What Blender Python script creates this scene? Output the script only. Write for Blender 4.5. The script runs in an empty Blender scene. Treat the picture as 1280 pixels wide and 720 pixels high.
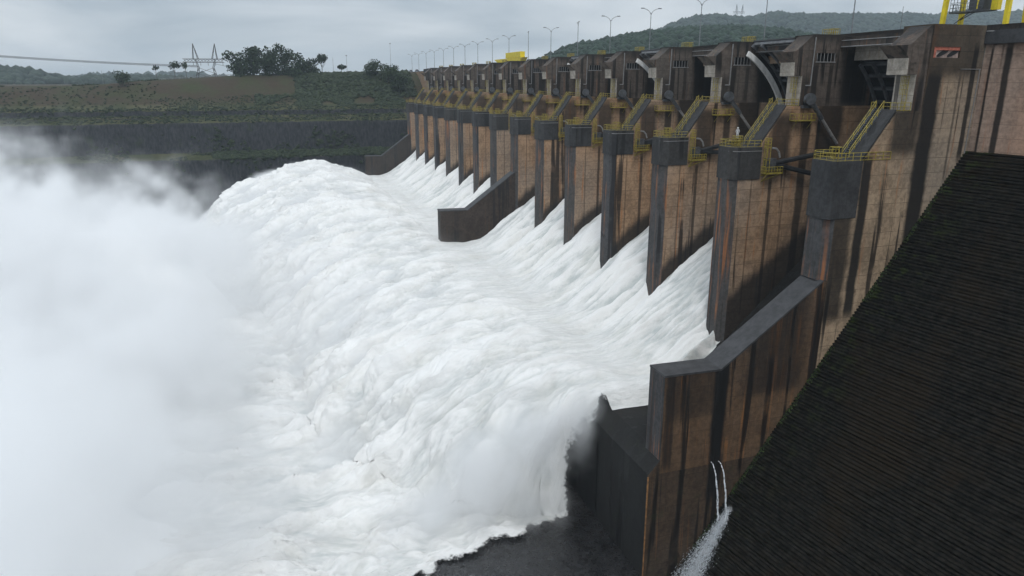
import bpy, math, random
import numpy as np
from mathutils import Vector, Matrix

random.seed(7)
rng = np.random.default_rng(11)
R = math.radians
SC = bpy.context.scene
COL = SC.collection

# ------------------------------------------------------------------ camera
# world: X upstream (right), Y along the dam away from the camera, Z up; the camera is the origin (a drone below crest level)
FPX = 890.0
PITCH = math.atan((360 - 103) / FPX)
YAW = math.atan((640 - 331) * math.cos(PITCH) / FPX)
cam_d = bpy.data.cameras.new('camera')
cam_d.sensor_width = 36.0
cam_d.lens = FPX / 1280 * 36.0
cam_d.clip_start = 0.5
cam_d.clip_end = 20000
cam = bpy.data.objects.new('camera', cam_d)
COL.objects.link(cam)
cam.rotation_euler = (R(90) - PITCH, 0, -YAW)
SC.camera = cam

# ------------------------------------------------------------------ sky
W = bpy.data.worlds.new('World')
SC.world = W
W.use_nodes = True
wn, wl = W.node_tree.nodes, W.node_tree.links
wn.clear()
SUN_EL, SUN_AZ = 58, 200
sky = wn.new('ShaderNodeTexSky'); sky.sky_type = 'NISHITA'; sky.sun_disc = False
sky.sun_elevation = R(SUN_EL); sky.sun_rotation = R(SUN_AZ)
skm = wn.new('ShaderNodeVectorMath'); skm.operation = 'SCALE'; skm.inputs[3].default_value = 0.10
wl.new(sky.outputs[0], skm.inputs[0])
tc = wn.new('ShaderNodeTexCoord')
sep = wn.new('ShaderNodeSeparateXYZ'); wl.new(tc.outputs['Generated'], sep.inputs[0])
zc = wn.new('ShaderNodeMath'); zc.operation = 'MAXIMUM'; wl.new(sep.outputs[2], zc.inputs[0]); zc.inputs[1].default_value = 0.0
zo = wn.new('ShaderNodeMath'); zo.operation = 'ADD'; wl.new(zc.outputs[0], zo.inputs[0]); zo.inputs[1].default_value = 0.16
dv = wn.new('ShaderNodeVectorMath'); dv.operation = 'DIVIDE'
cmb = wn.new('ShaderNodeCombineXYZ')
for k in range(3): wl.new(zo.outputs[0], cmb.inputs[k])
wl.new(tc.outputs['Generated'], dv.inputs[0]); wl.new(cmb.outputs[0], dv.inputs[1])
nz = wn.new('ShaderNodeTexNoise'); nz.inputs['Scale'].default_value = 0.62; nz.inputs['Detail'].default_value = 5
nz.inputs['Roughness'].default_value = 0.5; nz.inputs['Distortion'].default_value = 0.4
wl.new(dv.outputs[0], nz.inputs['Vector'])
ramp = wn.new('ShaderNodeValToRGB')
ramp.color_ramp.elements[0].position = 0.36; ramp.color_ramp.elements[0].color = (0.345, 0.405, 0.465, 1)
ramp.color_ramp.elements[1].position = 0.66; ramp.color_ramp.elements[1].color = (0.73, 0.765, 0.80, 1)
wl.new(nz.outputs['Fac'], ramp.inputs[0])
mxs = wn.new('ShaderNodeMixRGB'); mxs.inputs[0].default_value = 0.93
wl.new(skm.outputs[0], mxs.inputs[1]); wl.new(ramp.outputs[0], mxs.inputs[2])
lum = wn.new('ShaderNodeMath'); lum.operation = 'MULTIPLY_ADD'; wl.new(zc.outputs[0], lum.inputs[0]); lum.inputs[1].default_value = 0.9; lum.inputs[2].default_value = 0.82   # overcast sky: zenith about twice the horizon
ovc = wn.new('ShaderNodeVectorMath'); ovc.operation = 'SCALE'; wl.new(mxs.outputs[0], ovc.inputs[0]); wl.new(lum.outputs[0], ovc.inputs[3])
bg = wn.new('ShaderNodeBackground'); bg.inputs['Strength'].default_value = 1.0
wl.new(ovc.outputs[0], bg.inputs[0])
wo = wn.new('ShaderNodeOutputWorld'); wl.new(bg.outputs[0], wo.inputs[0])

# ------------------------------------------------------------------ overcast sun
sd = bpy.data.lights.new('sun', 'SUN'); sd.energy = 1.0; sd.angle = R(28); sd.color = (1.0, 0.97, 0.93)
so = bpy.data.objects.new('sun', sd); COL.objects.link(so)
# Nishita rotation: 0 = +Y, clockwise seen from above
sdir = Vector((math.sin(R(SUN_AZ)) * math.cos(R(SUN_EL)), math.cos(R(SUN_AZ)) * math.cos(R(SUN_EL)), math.sin(R(SUN_EL))))
so.rotation_euler = sdir.to_track_quat('Z', 'Y').to_euler()

vs = SC.view_settings
vs.view_transform = 'Standard'; vs.look = 'None'; vs.exposure = 0.32; vs.gamma = 1.0; vs.use_curve_mapping = False
SC.render.engine = 'CYCLES'
cy = SC.cycles
cy.use_denoising = True
cy.max_bounces = 12; cy.diffuse_bounces = 4; cy.glossy_bounces = 3; cy.transparent_max_bounces = 12
cy.volume_bounces = 8
cy.volume_step_rate = 3.0
cy.volume_max_steps = 160
cy.use_adaptive_sampling = True; cy.adaptive_threshold = 0.02

# ------------------------------------------------------------------ helpers: pixels of the photograph to rays
_fh = np.array([math.sin(YAW), math.cos(YAW), 0.0])
_fw = _fh * math.cos(PITCH) + np.array([0, 0, -math.sin(PITCH)])
_rt = np.array([math.cos(YAW), -math.sin(YAW), 0.0])
_up = np.cross(_rt, _fw)
def ray(x, y): return _fw + _rt * (x - 640) / FPX + _up * (360 - y) / FPX
def atX(x, y, X): r = ray(x, y); return r * X / r[0]
def atY(x, y, Y): r = ray(x, y); return r * Y / r[1]
def atZ(x, y, Z): r = ray(x, y); return r * Z / r[2]

# ------------------------------------------------------------------ helpers: numpy gradient noise
_perm = rng.permutation(256).astype(np.int64); _perm = np.concatenate([_perm, _perm, _perm])
_g = rng.normal(size=(256, 3)); _g /= np.linalg.norm(_g, axis=1)[:, None]
def perlin(x, y, z=0.0):
    x, y, z = np.broadcast_arrays(np.asarray(x, float), np.asarray(y, float), np.asarray(z, float))
    xi, yi, zi = np.floor(x).astype(np.int64), np.floor(y).astype(np.int64), np.floor(z).astype(np.int64)
    xf, yf, zf = x - xi, y - yi, z - zi
    u, v, w = [t * t * t * (t * (t * 6 - 15) + 10) for t in (xf, yf, zf)]
    def gr(a, b, c):
        h = _perm[_perm[_perm[(xi + a) & 255] + ((yi + b) & 255)] + ((zi + c) & 255)]
        g = _g[h]
        return g[..., 0] * (xf - a) + g[..., 1] * (yf - b) + g[..., 2] * (zf - c)
    def lerp(a, b, t): return a + t * (b - a)
    return 1.6 * lerp(lerp(lerp(gr(0,0,0), gr(1,0,0), u), lerp(gr(0,1,0), gr(1,1,0), u), v),
                lerp(lerp(gr(0,0,1), gr(1,0,1), u), lerp(gr(0,1,1), gr(1,1,1), u), v), w)
def fbm(x, y, z=0.0, o=4, ridged=False):
    s, a, t = 0, 1.0, 0
    for k in range(o):
        n = perlin(np.asarray(x) * 2**k + 17.3 * k, np.asarray(y) * 2**k - 9.1 * k, np.asarray(z) * 2**k + 3.7 * k)
        s = s + a * (np.abs(n) if ridged else n); t += a; a *= 0.5
    return s / t
def sstep(a, b, x): t = np.clip((np.asarray(x, float) - a) / (b - a), 0, 1); return t * t * (3 - 2 * t)

# ------------------------------------------------------------------ helpers: objects
def tag(o, label=None, cat=None, group=None, kind=None):
    if label: o['label'] = label
    if cat: o['category'] = cat
    if group: o['group'] = group
    if kind: o['kind'] = kind
    return o
def empty(name, loc, rz=0.0):
    o = bpy.data.objects.new(name, None); COL.objects.link(o); o.location = loc; o.rotation_euler = (0, 0, rz)
    o.empty_display_size = 0.5
    return o
def children(o): return [c for c in bpy.data.objects if c.parent == o]
def copy_tree(o, parent=None, kids=None):
    c = o.copy(); COL.objects.link(c); c.parent = parent
    for ch in (kids or children)(o): copy_tree(ch, c, kids)
    return c

class MB:
    """collects boxes, prisms and tubes for one mesh object"""
    def __init__(s, org=(0, 0, 0)): s.v = []; s.f = []; s.o = org
    def add(s, vs, fs):
        n = len(s.v); s.v += [tuple(p) for p in vs]; s.f += [tuple(i + n for i in q) for q in fs]; return s
    def box(s, x0, x1, y0, y1, z0, z1):
        return s.add([(x0,y0,z0),(x1,y0,z0),(x1,y1,z0),(x0,y1,z0),(x0,y0,z1),(x1,y0,z1),(x1,y1,z1),(x0,y1,z1)],
                     [(0,3,2,1),(4,5,6,7),(0,1,5,4),(1,2,6,5),(2,3,7,6),(3,0,4,7)])
    def prism_y(s, poly, y0, y1):            # polygon in XZ
        n = len(poly)
        return s.add([(x, y0, z) for x, z in poly] + [(x, y1, z) for x, z in poly],
                     [tuple(range(n))] + [tuple(range(2*n-1, n-1, -1))] + [(i, i+n, (i+1) % n + n, (i+1) % n) for i in range(n)])
    def prism_z(s, poly, z0, z1):            # polygon in XY
        n = len(poly)
        return s.add([(x, y, z0) for x, y in poly] + [(x, y, z1) for x, y in poly],
                     [tuple(range(n-1, -1, -1))] + [tuple(range(n, 2*n))] + [(i, (i+1) % n, (i+1) % n + n, i+n) for i in range(n)])
    def tube(s, a, b, r, n=6, r2=None):
        a, b = Vector(a), Vector(b); d = (b - a)
        if d.length < 1e-6: return s
        d.normalize(); u = d.orthogonal().normalized(); w = d.cross(u); r2 = r if r2 is None else r2
        c = [(math.cos(2*math.pi*i/n + 0.3), math.sin(2*math.pi*i/n + 0.3)) for i in range(n)]
        return s.add([a + (u*x + w*y)*r for x, y in c] + [b + (u*x + w*y)*r2 for x, y in c],
                     [(i, (i+1) % n, (i+1) % n + n, i+n) for i in range(n)] + [tuple(range(n-1,-1,-1)), tuple(range(n,2*n))])
    def path(s, pts, r, n=6):
        for a, b in zip(pts[:-1], pts[1:]): s.tube(a, b, r, n)
        return s
    def build(s, name, mat, parent=None, smooth=False, bevel=0.0):
        me = bpy.data.meshes.new(name)
        o_ = s.o
        me.from_pydata([(x - o_[0], y - o_[1], z - o_[2]) for x, y, z in s.v], [], s.f)
        import bmesh
        bm = bmesh.new(); bm.from_mesh(me); bmesh.ops.recalc_face_normals(bm, faces=bm.faces)
        if bevel > 0:
            es = [e for e in bm.edges if len(e.link_faces) == 2 and e.calc_face_angle(0) > 0.5]
            bmesh.ops.bevel(bm, geom=es, offset=bevel, segments=2, affect='EDGES', profile=0.6)
        bm.to_mesh(me); bm.free()
        me.materials.append(mat)
        if smooth: me.polygons.foreach_set('use_smooth', [True] * len(me.polygons))
        ob = bpy.data.objects.new(name, me); COL.objects.link(ob); ob.parent = parent
        return ob

def np_mesh(name, V, F, mat, parent=None, smooth=True, attrs=None):
    """fast mesh from arrays; F is (n,3) or (n,4)"""
    V = np.asarray(V, np.float32); F = np.asarray(F, np.int32); k = F.shape[1]
    me = bpy.data.meshes.new(name)
    me.vertices.add(len(V)); me.vertices.foreach_set('co', V.ravel())
    me.loops.add(F.size); me.loops.foreach_set('vertex_index', F.ravel())
    me.polygons.add(len(F)); me.polygons.foreach_set('loop_start', np.arange(0, F.size, k, dtype=np.int32))
    me.polygons.foreach_set('loop_total', np.full(len(F), k, np.int32))
    if smooth: me.polygons.foreach_set('use_smooth', np.ones(len(F), bool))
    me.update(calc_edges=True)
    for an, av in (attrs or {}).items():
        at = me.attributes.new(an, 'FLOAT', 'POINT'); at.data.foreach_set('value', np.asarray(av, np.float32).ravel())
    me.materials.append(mat)
    ob = bpy.data.objects.new(name, me); COL.objects.link(ob); ob.parent = parent
    return ob
def grid_faces(nu, nv):
    a = np.arange(nu * nv).reshape(nu, nv)
    return np.stack([a[:-1, :-1], a[1:, :-1], a[1:, 1:], a[:-1, 1:]], -1).reshape(-1, 4)

# ------------------------------------------------------------------ helpers: materials
class NT:
    def __init__(s, name):
        s.m = bpy.data.materials.new(name); s.m.use_nodes = True
        s.n, s.l = s.m.node_tree.nodes, s.m.node_tree.links; s.n.clear()
        s.out = s.n.new('ShaderNodeOutputMaterial')
        s.p = s.n.new('ShaderNodeBsdfPrincipled'); s.l.new(s.p.outputs[0], s.out.inputs[0])
    def node(s, t, **kw):
        q = s.n.new(t)
        for k, v in kw.items():
            if k in q.inputs: s.put(q.inputs[k], v)
            else: setattr(q, k, v)
        return q
    def put(s, sock, v):
        if hasattr(v, 'links'): s.l.new(v, sock)
        elif isinstance(v, bpy.types.Node): s.l.new(v.outputs[0], sock)
        else: sock.default_value = v
    def pos(s): return s.node('ShaderNodeNewGeometry').outputs['Position']
    def noise(s, vec, scale, detail=4, rough=0.55, stretch=(1, 1, 1), dist=0.0, off=(0, 0, 0)):
        mp = s.node('ShaderNodeMapping'); s.put(mp.inputs[0], vec); mp.inputs['Scale'].default_value = stretch; mp.inputs['Location'].default_value = off
        q = s.node('ShaderNodeTexNoise'); s.put(q.inputs['Vector'], mp.outputs[0])
        q.inputs['Scale'].default_value = scale; q.inputs['Detail'].default_value = detail; q.inputs['Roughness'].default_value = rough; q.inputs['Distortion'].default_value = dist
        return q.outputs['Fac']
    def ramp(s, fac, stops):
        q = s.node('ShaderNodeValToRGB'); s.put(q.inputs[0], fac); e = q.color_ramp.elements
        while len(e) < len(stops): e.new(0.5)
        for el, (p, c) in zip(e, stops): el.position = p; el.color = c if len(c) == 4 else (*c, 1)
        return q.outputs[0]
    def mr(s, v, a, b, c=0.0, d=1.0, smooth=True):
        q = s.node('ShaderNodeMapRange'); q.interpolation_type = 'SMOOTHSTEP' if smooth else 'LINEAR'
        s.put(q.inputs[0], v)
        for i, t in enumerate((a, b, c, d)): s.put(q.inputs[i + 1], t)
        return q.outputs[0]
    def mix(s, f, a, b, mode='MIX'):
        q = s.node('ShaderNodeMixRGB'); q.blend_type = mode
        for i, t in enumerate((f, a, b)): s.put(q.inputs[i], t if not isinstance(t, tuple) or len(t) == 4 else (*t, 1))
        return q.outputs[0]
    def math(s, op, a, b=0.0, clamp=False):
        q = s.node('ShaderNodeMath'); q.operation = op; q.use_clamp = clamp; s.put(q.inputs[0], a); s.put(q.inputs[1], b); return q.outputs[0]
    def xyz(s, vec):
        q = s.node('ShaderNodeSeparateXYZ'); s.put(q.inputs[0], vec); return q.outputs
    def bump(s, h, strength=0.3, dist=0.1):
        q = s.node('ShaderNodeBump'); s.put(q.inputs['Height'], h); q.inputs['Strength'].default_value = strength; q.inputs['Distance'].default_value = dist
        s.l.new(q.outputs[0], s.p.inputs['Normal'])
    def fin(s, col, rough=0.85, spec=0.3):
        s.put(s.p.inputs['Base Color'], col if not isinstance(col, tuple) else (*col, 1)); s.put(s.p.inputs['Roughness'], rough)
        s.p.inputs['Specular IOR Level'].default_value = spec
        return s.m

def concrete(name, base, rust, dark, rust_amt=0.5, dark_amt=0.5, lift=(2.4, 0.022), bands=(), fade=None, wet=None, moss=None, axis='x'):
    """weathered board-marked concrete: lift joints, rust and black streaks running down, stains with shapes of their own, shade put in as bands"""
    t = NT(name); P = t.pos(); x, y, z = t.xyz(P)
    big = t.noise(P, 0.11, 4, 0.6)
    streak = t.noise(P, 1.0, 3, 0.55, (0.62, 0.62, 0.020), 0.25)
    fine = t.noise(P, 1.0, 4, 0.7, (2.8, 2.8, 0.055), 0.15, (5, 3, 1))
    rst = t.noise(P, 1.0, 5, 0.65, (1.25, 1.25, 0.045), 0.3, (13, 8, 2))
    mott = t.noise(P, 1.6, 6, 0.7)
    blot = t.noise(P, 0.30, 5, 0.65, (1, 1, 0.6), 0.6, (3, 11, 6))
    c = t.mix(t.mr(t.math('ADD', t.math('MULTIPLY', mott, 0.5), t.math('MULTIPLY', blot, 0.5)), 0.36, 0.64), tuple(b * 0.62 for b in base), tuple(min(1, b * 1.28) for b in base))
    pal = t.noise(P, 0.050, 2, 0.5, (0.6, 1, 0.7), 0.0, (7, 1, 3))
    g_ = sum(base) / 3
    c = t.mix(t.mr(pal, 0.42, 0.62, 0.0, 0.42), c, t.mix(t.mr(mott, 0.3, 0.7), (g_ * 0.95, g_ * 0.84, g_ * 0.72), (g_ * 1.5, g_ * 1.34, g_ * 1.15)))
    rf = t.math('MULTIPLY', t.mr(rst, 0.66 - 0.22 * rust_amt, 0.80 - 0.22 * rust_amt), t.mr(big, 0.36, 0.60))
    c = t.mix(t.math('MULTIPLY', rf, 0.85), c, rust)
    th = 0.685 - 0.20 * dark_amt
    dA = t.math('MULTIPLY', t.mr(streak, th, th + 0.045), t.mr(t.noise(P, 0.14, 3, 0.5, (1, 1, 1), 0, (2, 5, 21)), 0.30, 0.48))
    dB = t.math('MULTIPLY', t.mr(fine, th + 0.02, th + 0.13), t.mr(blot, 0.38, 0.60, 0.15, 0.9))
    df = t.math('MAXIMUM', dA, dB)
    df2 = t.mr(blot, 0.74 - 0.24 * dark_amt, 0.92 - 0.24 * dark_amt)
    c = t.mix(t.math('MULTIPLY', t.math('MAXIMUM', df, df2), 0.90), c, dark)
    if lift:
        fr = t.math('FRACT', t.math('DIVIDE', t.math('ADD', z, t.math('MULTIPLY', big, 0.12)), lift[0]))
        ln = t.math('MULTIPLY', t.math('LESS_THAN', fr, lift[1]), t.mr(mott, 0.35, 0.6, 0.15, 0.75))
        c = t.mix(ln, c, tuple(d * 0.7 for d in dark))
        lev = t.noise(t.math('FLOOR', t.math('DIVIDE', z, lift[0])), 7.3, 0)
        c = t.mix(0.35, c, t.ramp(lev, [(0.3, (0.72, 0.70, 0.68)), (0.7, (1.2, 1.2, 1.2))]), 'MULTIPLY')
    wob = t.math('MULTIPLY', t.math('SUBTRACT', t.noise(P, 0.5, 4, 0.6, (1, 1, 0.3)), 0.5), 1.6)
    for (bx, bw, z0, z1, amt) in bands:      # dark bands down the face: wet seepage, also shade put into the colour
        xs = t.math('ADD', x if axis == 'x' else y, t.math('MULTIPLY', wob, min(1.0, bw * 0.55)))
        d = t.math('ABSOLUTE', t.math('SUBTRACT', xs, bx))
        m = t.math('MULTIPLY', t.mr(d, bw * 0.55, bw * 1.05, 1.0, 0.0), t.math('MULTIPLY', t.mr(z, z0 - 1.2, z0 + 1.2), t.mr(z, z1 - 1, z1 + 1, 1.0, 0.0)))
        c = t.mix(t.math('MULTIPLY', m, amt), c, (0.008, 0.0075, 0.0072))
    if fade:                                  # dark algae up from the splash zone (fade[3]: the line climbs with the chute)
        zz = t.math('ADD', z, t.math('MULTIPLY', t.math('SUBTRACT', streak, 0.5), fade[2]))
        if len(fade) > 3: zz = t.math('SUBTRACT', zz, t.math('MULTIPLY', t.math('SUBTRACT', x, 71.3), fade[3]))
        c = t.mix(t.mr(zz, fade[0], fade[1], 0.9, 0.0), c, (0.014, 0.0135, 0.0135))
    if moss:
        zz = t.math('ADD', t.math('MULTIPLY', t.noise(P, 0.5, 5, 0.7), 1.0), 0.0)
        c = t.mix(t.mr(zz, 0.55, 0.72, 0.0, moss), c, (0.02, 0.032, 0.009))
    t.bump(t.math('ADD', mott, t.math('MULTIPLY', fine, 0.6)), 0.35, 0.12)
    return t.fin(c, t.mr(df, 0, 1, 0.88, 0.6), 0.3)

def plain(name, col, rough=0.6, metal=0.0, var=0.25, scale=1.5, spec=0.4, streak=False):
    t = NT(name); P = t.pos()
    n = t.noise(P, scale, 5, 0.65, (1, 1, 0.25) if streak else (1, 1, 1))
    c = t.mix(t.mr(n, 0.3, 0.7), tuple(v * (1 - var) for v in col), tuple(min(1.0, v * (1 + var)) for v in col))
    t.p.inputs['Metallic'].default_value = metal
    return t.fin(c, rough, spec)

def foliage(name, dark, mid, light, rough=0.7):
    t = NT(name)
    a = t.node('ShaderNodeAttribute'); a.attribute_name = 'tint'
    n = t.noise(t.pos(), 0.35, 3)
    f = t.math('ADD', t.math('MULTIPLY', a.outputs['Fac'], 0.75), t.math('MULTIPLY', t.math('SUBTRACT', n, 0.5), 0.8))
    c = t.ramp(f, [(0.0, dark), (0.5, mid), (1.0, light)])
    return t.fin(c, rough, 0.2)

M = {}
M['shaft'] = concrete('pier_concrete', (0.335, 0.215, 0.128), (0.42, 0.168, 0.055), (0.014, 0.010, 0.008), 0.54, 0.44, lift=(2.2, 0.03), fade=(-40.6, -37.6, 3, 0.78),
    bands=[(81.3, 0.40, -46, -16, 0.75), (84.2, 0.25, -46, -14, 0.45), (87.6, 1.0, -46, -6, 0.8), (92.5, 3.2, -46, -3, 0.9), (82.6, 2.6, -15, -5, 0.8), (77.5, 0.18, -40, -16, 0.5)])  # the band below the stair paints in its shade along with algae
M['nose'] = concrete('pier_nose_concrete', (0.062, 0.061, 0.062), (0.34, 0.13, 0.045), (0.011, 0.010, 0.011), 0.68, 0.62, lift=None)
M['head'] = concrete('pier_head_concrete', (0.042, 0.042, 0.043), (0.08, 0.06, 0.045), (0.012, 0.012, 0.0125), 0.15, 0.62, lift=None)
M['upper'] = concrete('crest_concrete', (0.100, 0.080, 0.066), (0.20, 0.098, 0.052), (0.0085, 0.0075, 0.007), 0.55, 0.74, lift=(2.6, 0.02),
    bands=[(88.2, 0.7, -4, 3.2, 0.85), (91.4, 0.5, -4, 3.2, 0.7), (96.5, 3.4, -4, 5, 0.9), (90, 12, 6.6, 9, 0.8), (86.5, 0.9, -4, 1, 0.6)])  # upstream band paints the recess beside the gate black
M['tower'] = concrete('tower_concrete', (0.36, 0.318, 0.268), (0.28, 0.17, 0.095), (0.055, 0.048, 0.042), 0.35, 0.36, lift=(1.7, 0.03))
M['wall'] = concrete('abutment_concrete', (0.32, 0.232, 0.152), (0.34, 0.158, 0.070), (0.017, 0.013, 0.011), 0.42, 0.44, lift=(2.1, 0.03),
    bands=[(88.9, 1.75, -60, 1.5, 0.97), (79.2, 1.05, -33.5, -10, 0.95), (76.0, 2.3, -34, -8, 0.86), (95.9, 0.55, -11, 5, 0.9), (85.0, 3.2, -10, 0.8, 0.85), (90, 9, 0.6, 9, 0.82), (93.6, 0.25, -14, 1, 0.6)])
M['twall'] = concrete('training_wall_concrete', (0.105, 0.064, 0.036), (0.27, 0.115, 0.037), (0.009, 0.007, 0.006), 0.75, 0.60, lift=(2.3, 0.02),
    bands=[(58.2, 1.5, -57, -36, 0.98), (50.0, 0.9, -53.5, -36, 0.75), (73.6, 0.5, -48, -27, 0.9), (67, 6, -44, -28, 0.72), (53.5, 5, -46, -38, 0.55)], fade=(-57, -54, 1.5))  # first band paints in the dark of the drain slot
M['divider'] = concrete('divider_wall_concrete', (0.046, 0.034, 0.027), (0.09, 0.045, 0.022), (0.010, 0.009, 0.0085), 0.5, 0.6, lift=None)
M['walltop'] = plain('wet_coping_concrete', (0.040, 0.040, 0.042), 0.62, var=0.35, scale=0.7)
M['chute'] = concrete('wet_chute_concrete', (0.016, 0.016, 0.0155), (0.024, 0.02, 0.014), (0.006, 0.006, 0.006), 0.1, 0.5, lift=None, moss=0.25)
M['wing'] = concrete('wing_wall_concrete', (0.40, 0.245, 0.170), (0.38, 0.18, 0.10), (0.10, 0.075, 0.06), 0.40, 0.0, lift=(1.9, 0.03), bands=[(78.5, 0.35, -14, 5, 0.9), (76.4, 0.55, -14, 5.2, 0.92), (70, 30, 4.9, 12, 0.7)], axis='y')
M['dark'] = plain('dark_void_steel', (0.015, 0.015, 0.016), 0.8)
M['gate'] = plain('gate_steel', (0.022, 0.023, 0.025), 0.55, 0.3, 0.4, 0.8, streak=True)
M['gate_rib'] = plain('gate_rib_steel', (0.12, 0.125, 0.13), 0.5, 0.2, 0.35, 0.8)
M['white'] = plain('pale_painted_steel', (0.74, 0.73, 0.70), 0.5, 0.0, 0.2, 1.2, streak=True)
M['pipe'] = plain('galvanised_pipe', (0.24, 0.235, 0.23), 0.5, 0.2, 0.2)
M['yellow'] = plain('yellow_paint', (0.30, 0.235, 0.038), 0.55, 0.0, 0.35, 2.5)
M['bright_yellow'] = plain('bright_yellow_paint', (0.72, 0.56, 0.012), 0.4, 0.0, 0.12, 1.0)
M['cyl'] = plain('hoist_steel', (0.10, 0.105, 0.112), 0.45, 0.4, 0.3)
M['rod'] = plain('hoist_rod_steel', (0.30, 0.29, 0.28), 0.4, 0.3, 0.3)
M['lamp'] = plain('lamp_post_steel', (0.20, 0.21, 0.22), 0.5, 0.4)
M['asphalt'] = plain('road_asphalt', (0.05, 0.05, 0.052), 0.9)
M['rail_steel'] = plain('pylon_steel', (0.045, 0.038, 0.035), 0.7, 0.0)
M['salmon'] = plain('salmon_paint', (0.42, 0.13, 0.085), 0.7, 0.0, 0.3, 2.0)
M['salmon_pale'] = plain('pale_render', (0.33, 0.25, 0.22), 0.8, 0.0, 0.3, 2.0)
M['cabin'] = plain('cabin_grey', (0.06, 0.065, 0.07), 0.4)
M['bark'] = plain('bark', (0.07, 0.055, 0.042), 0.9)

# ------------------------------------------------------------------ layout constants
S = 23.0
def YN(i): return 79.8 + S * i            # near face of pier i
TH = 5.2
NP = 15
ORD = ['', 'first', 'second', 'third', 'fourth', 'fifth', 'sixth', 'seventh', 'eighth', 'ninth', 'tenth', 'eleventh', 'twelfth', 'thirteenth', 'fourteenth', 'fifteenth',
       'sixteenth', 'seventeenth', 'eighteenth', 'nineteenth', 'twentieth']
# ================================================================== the spillway chute and apron
ch = [(106.5, -15.5), (104, -17.2), (97, -23.6), (90, -30.6), (82, -38.1), (74.4, -45.2), (70, -48.4), (66, -50.3), (60, -51.7), (49.4, -51.6), (47.2, -54.1), (47.2, -74), (106.5, -74)]
tag(MB().prism_y(ch, 79.83, YN(14) + 2).build('spillway_chute', M['chute']), 'dark wet concrete chute and lip of the spillway', kind='structure')
# board-marked brown end face of the chute under the near training wall: the wall carries it down to the stepped slope
t = NT('wet_apron_concrete'); P_ = t.pos()
n1 = t.noise(P_, 0.25, 6, 0.65); n2 = t.noise(P_, 1.6, 5, 0.6)
t.bump(t.noise(P_, 1.2, 6, 0.6), 0.4, 0.15)
lace = t.noise(P_, 0.8, 9, 0.75, (1, 1, 1), 0.8); xa, ya_, za = t.xyz(P_)
wetf = t.math('MULTIPLY', t.mr(lace, 0.62, 0.74), t.math('MULTIPLY', t.mr(xa, 42, 26), t.mr(ya_, 82, 92)))
M['apron'] = t.fin(t.mix(wetf, t.ramp(n1, [(0.3, (0.008, 0.008, 0.0085)), (0.7, (0.026, 0.026, 0.027))]), (0.55, 0.58, 0.58)), t.mr(n2, 0.3, 0.7, 0.12, 0.45), 0.5)
tag(MB().box(-30, 47.25, 40, 420, -76, -71.5).build('apron', M['apron']), kind='structure')

# ================================================================== training walls
def training_wall(i, label, extra_down=0.0):
    y0 = YN(i) - 0.03; y1 = y0 + 4.2
    if i == 6: y0, y1 = YN(i) + 0.6, YN(i) + 4.6
    r = empty('training_wall', (60, (y0 + y1) / 2, -53)); org = r.location[:]
    body = [(49.0, -53.2), (49.0, -39.25), (58.0, -39.4), (74.0, -27.75), (74.0, -47.5), (66, -52.5), (58, -53.2)]
    if i == 0: body = [(49.0, -54.2), (49.0, -39.25), (58.0, -39.4), (74.0, -27.75), (74.6, -27.75), (74.6, -54.2)]
    MB(org).prism_y(body, y0, y1).build('wall_body', M['twall'] if i == 0 else M['divider'], r)
    cop = [(48.9, -39.25), (58.0, -39.4), (74.0, -27.75), (74.0, -27.5), (57.95, -39.1), (48.9, -38.95)]
    MB(org).prism_y(cop, y0 - 0.06, y1 + 0.06).build('coping', M['walltop'], r)
    if i == 0: MB(org).box(48.93, 48.99, y0 + 0.05, y1 - 0.05, -53.0, -39.3).build('end_face', M['nose'], r)
    tag(r, label, 'wall', 'training walls of the chute')
    return r
training_wall(0, 'stained concrete training wall ending at the chute lip, nearest the camera')
training_wall(6, 'dark stepped-top divider wall standing in the white water halfway along the spillway')
training_wall(14, 'sloping training wall at the far left end of the spillway below the cliff')
# foot of the near wall, standing proud of the chute end and running down to the stepped slope
r = empty('wall_footing', (60, 81, -72)); org = r.location[:]
M['foot'] = concrete('footing_concrete', (0.058, 0.038, 0.024), (0.15, 0.066, 0.025), (0.007, 0.006, 0.0055), 0.55, 0.70, lift=(2.4, 0.02), bands=[(58.2, 1.3, -60, -50, 0.95)], moss=0.35)  # band carries the painted dark of the drain slot down to the jets
MB(org).prism_y([(47.16, -74), (47.16, -54.2), (49.0, -52.1), (49.02, -54.21), (72, -54.21), (72, -74)], 79.76, 79.9).build('end_face', M['foot'], r)
MB(org).prism_y([(47.14, -72), (47.05, -54.4), (47.3, -54.4), (47.3, -72)], 79.70, 79.78).build('joint_strip', plain('rust_joint', (0.22, 0.11, 0.04), 0.8, var=0.5), r)
tag(r, 'dark brown concrete footing below the near training wall with an orange joint edge', 'wall')

# ================================================================== piers
def rail(mb, pts, h=1.1, r=0.05, post=1.3, mid=True):
    for a, b in zip(pts[:-1], pts[1:]):
        a, b = Vector(a), Vector(b); n = max(1, round((b - a).length / post))
        up = Vector((0, 0, h))
        mb.tube(a + up, b + up, r, 5)
        if mid: mb.tube(a + up * 0.52, b + up * 0.52, r * 0.8, 4)
        mb.tube(a + up * 0.08, b + up * 0.08, r * 0.8, 4)
        for k in range(n + 1):
            q = a + (b - a) * k / n; mb.tube(q, q + up, r, 5)
    return mb

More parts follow.
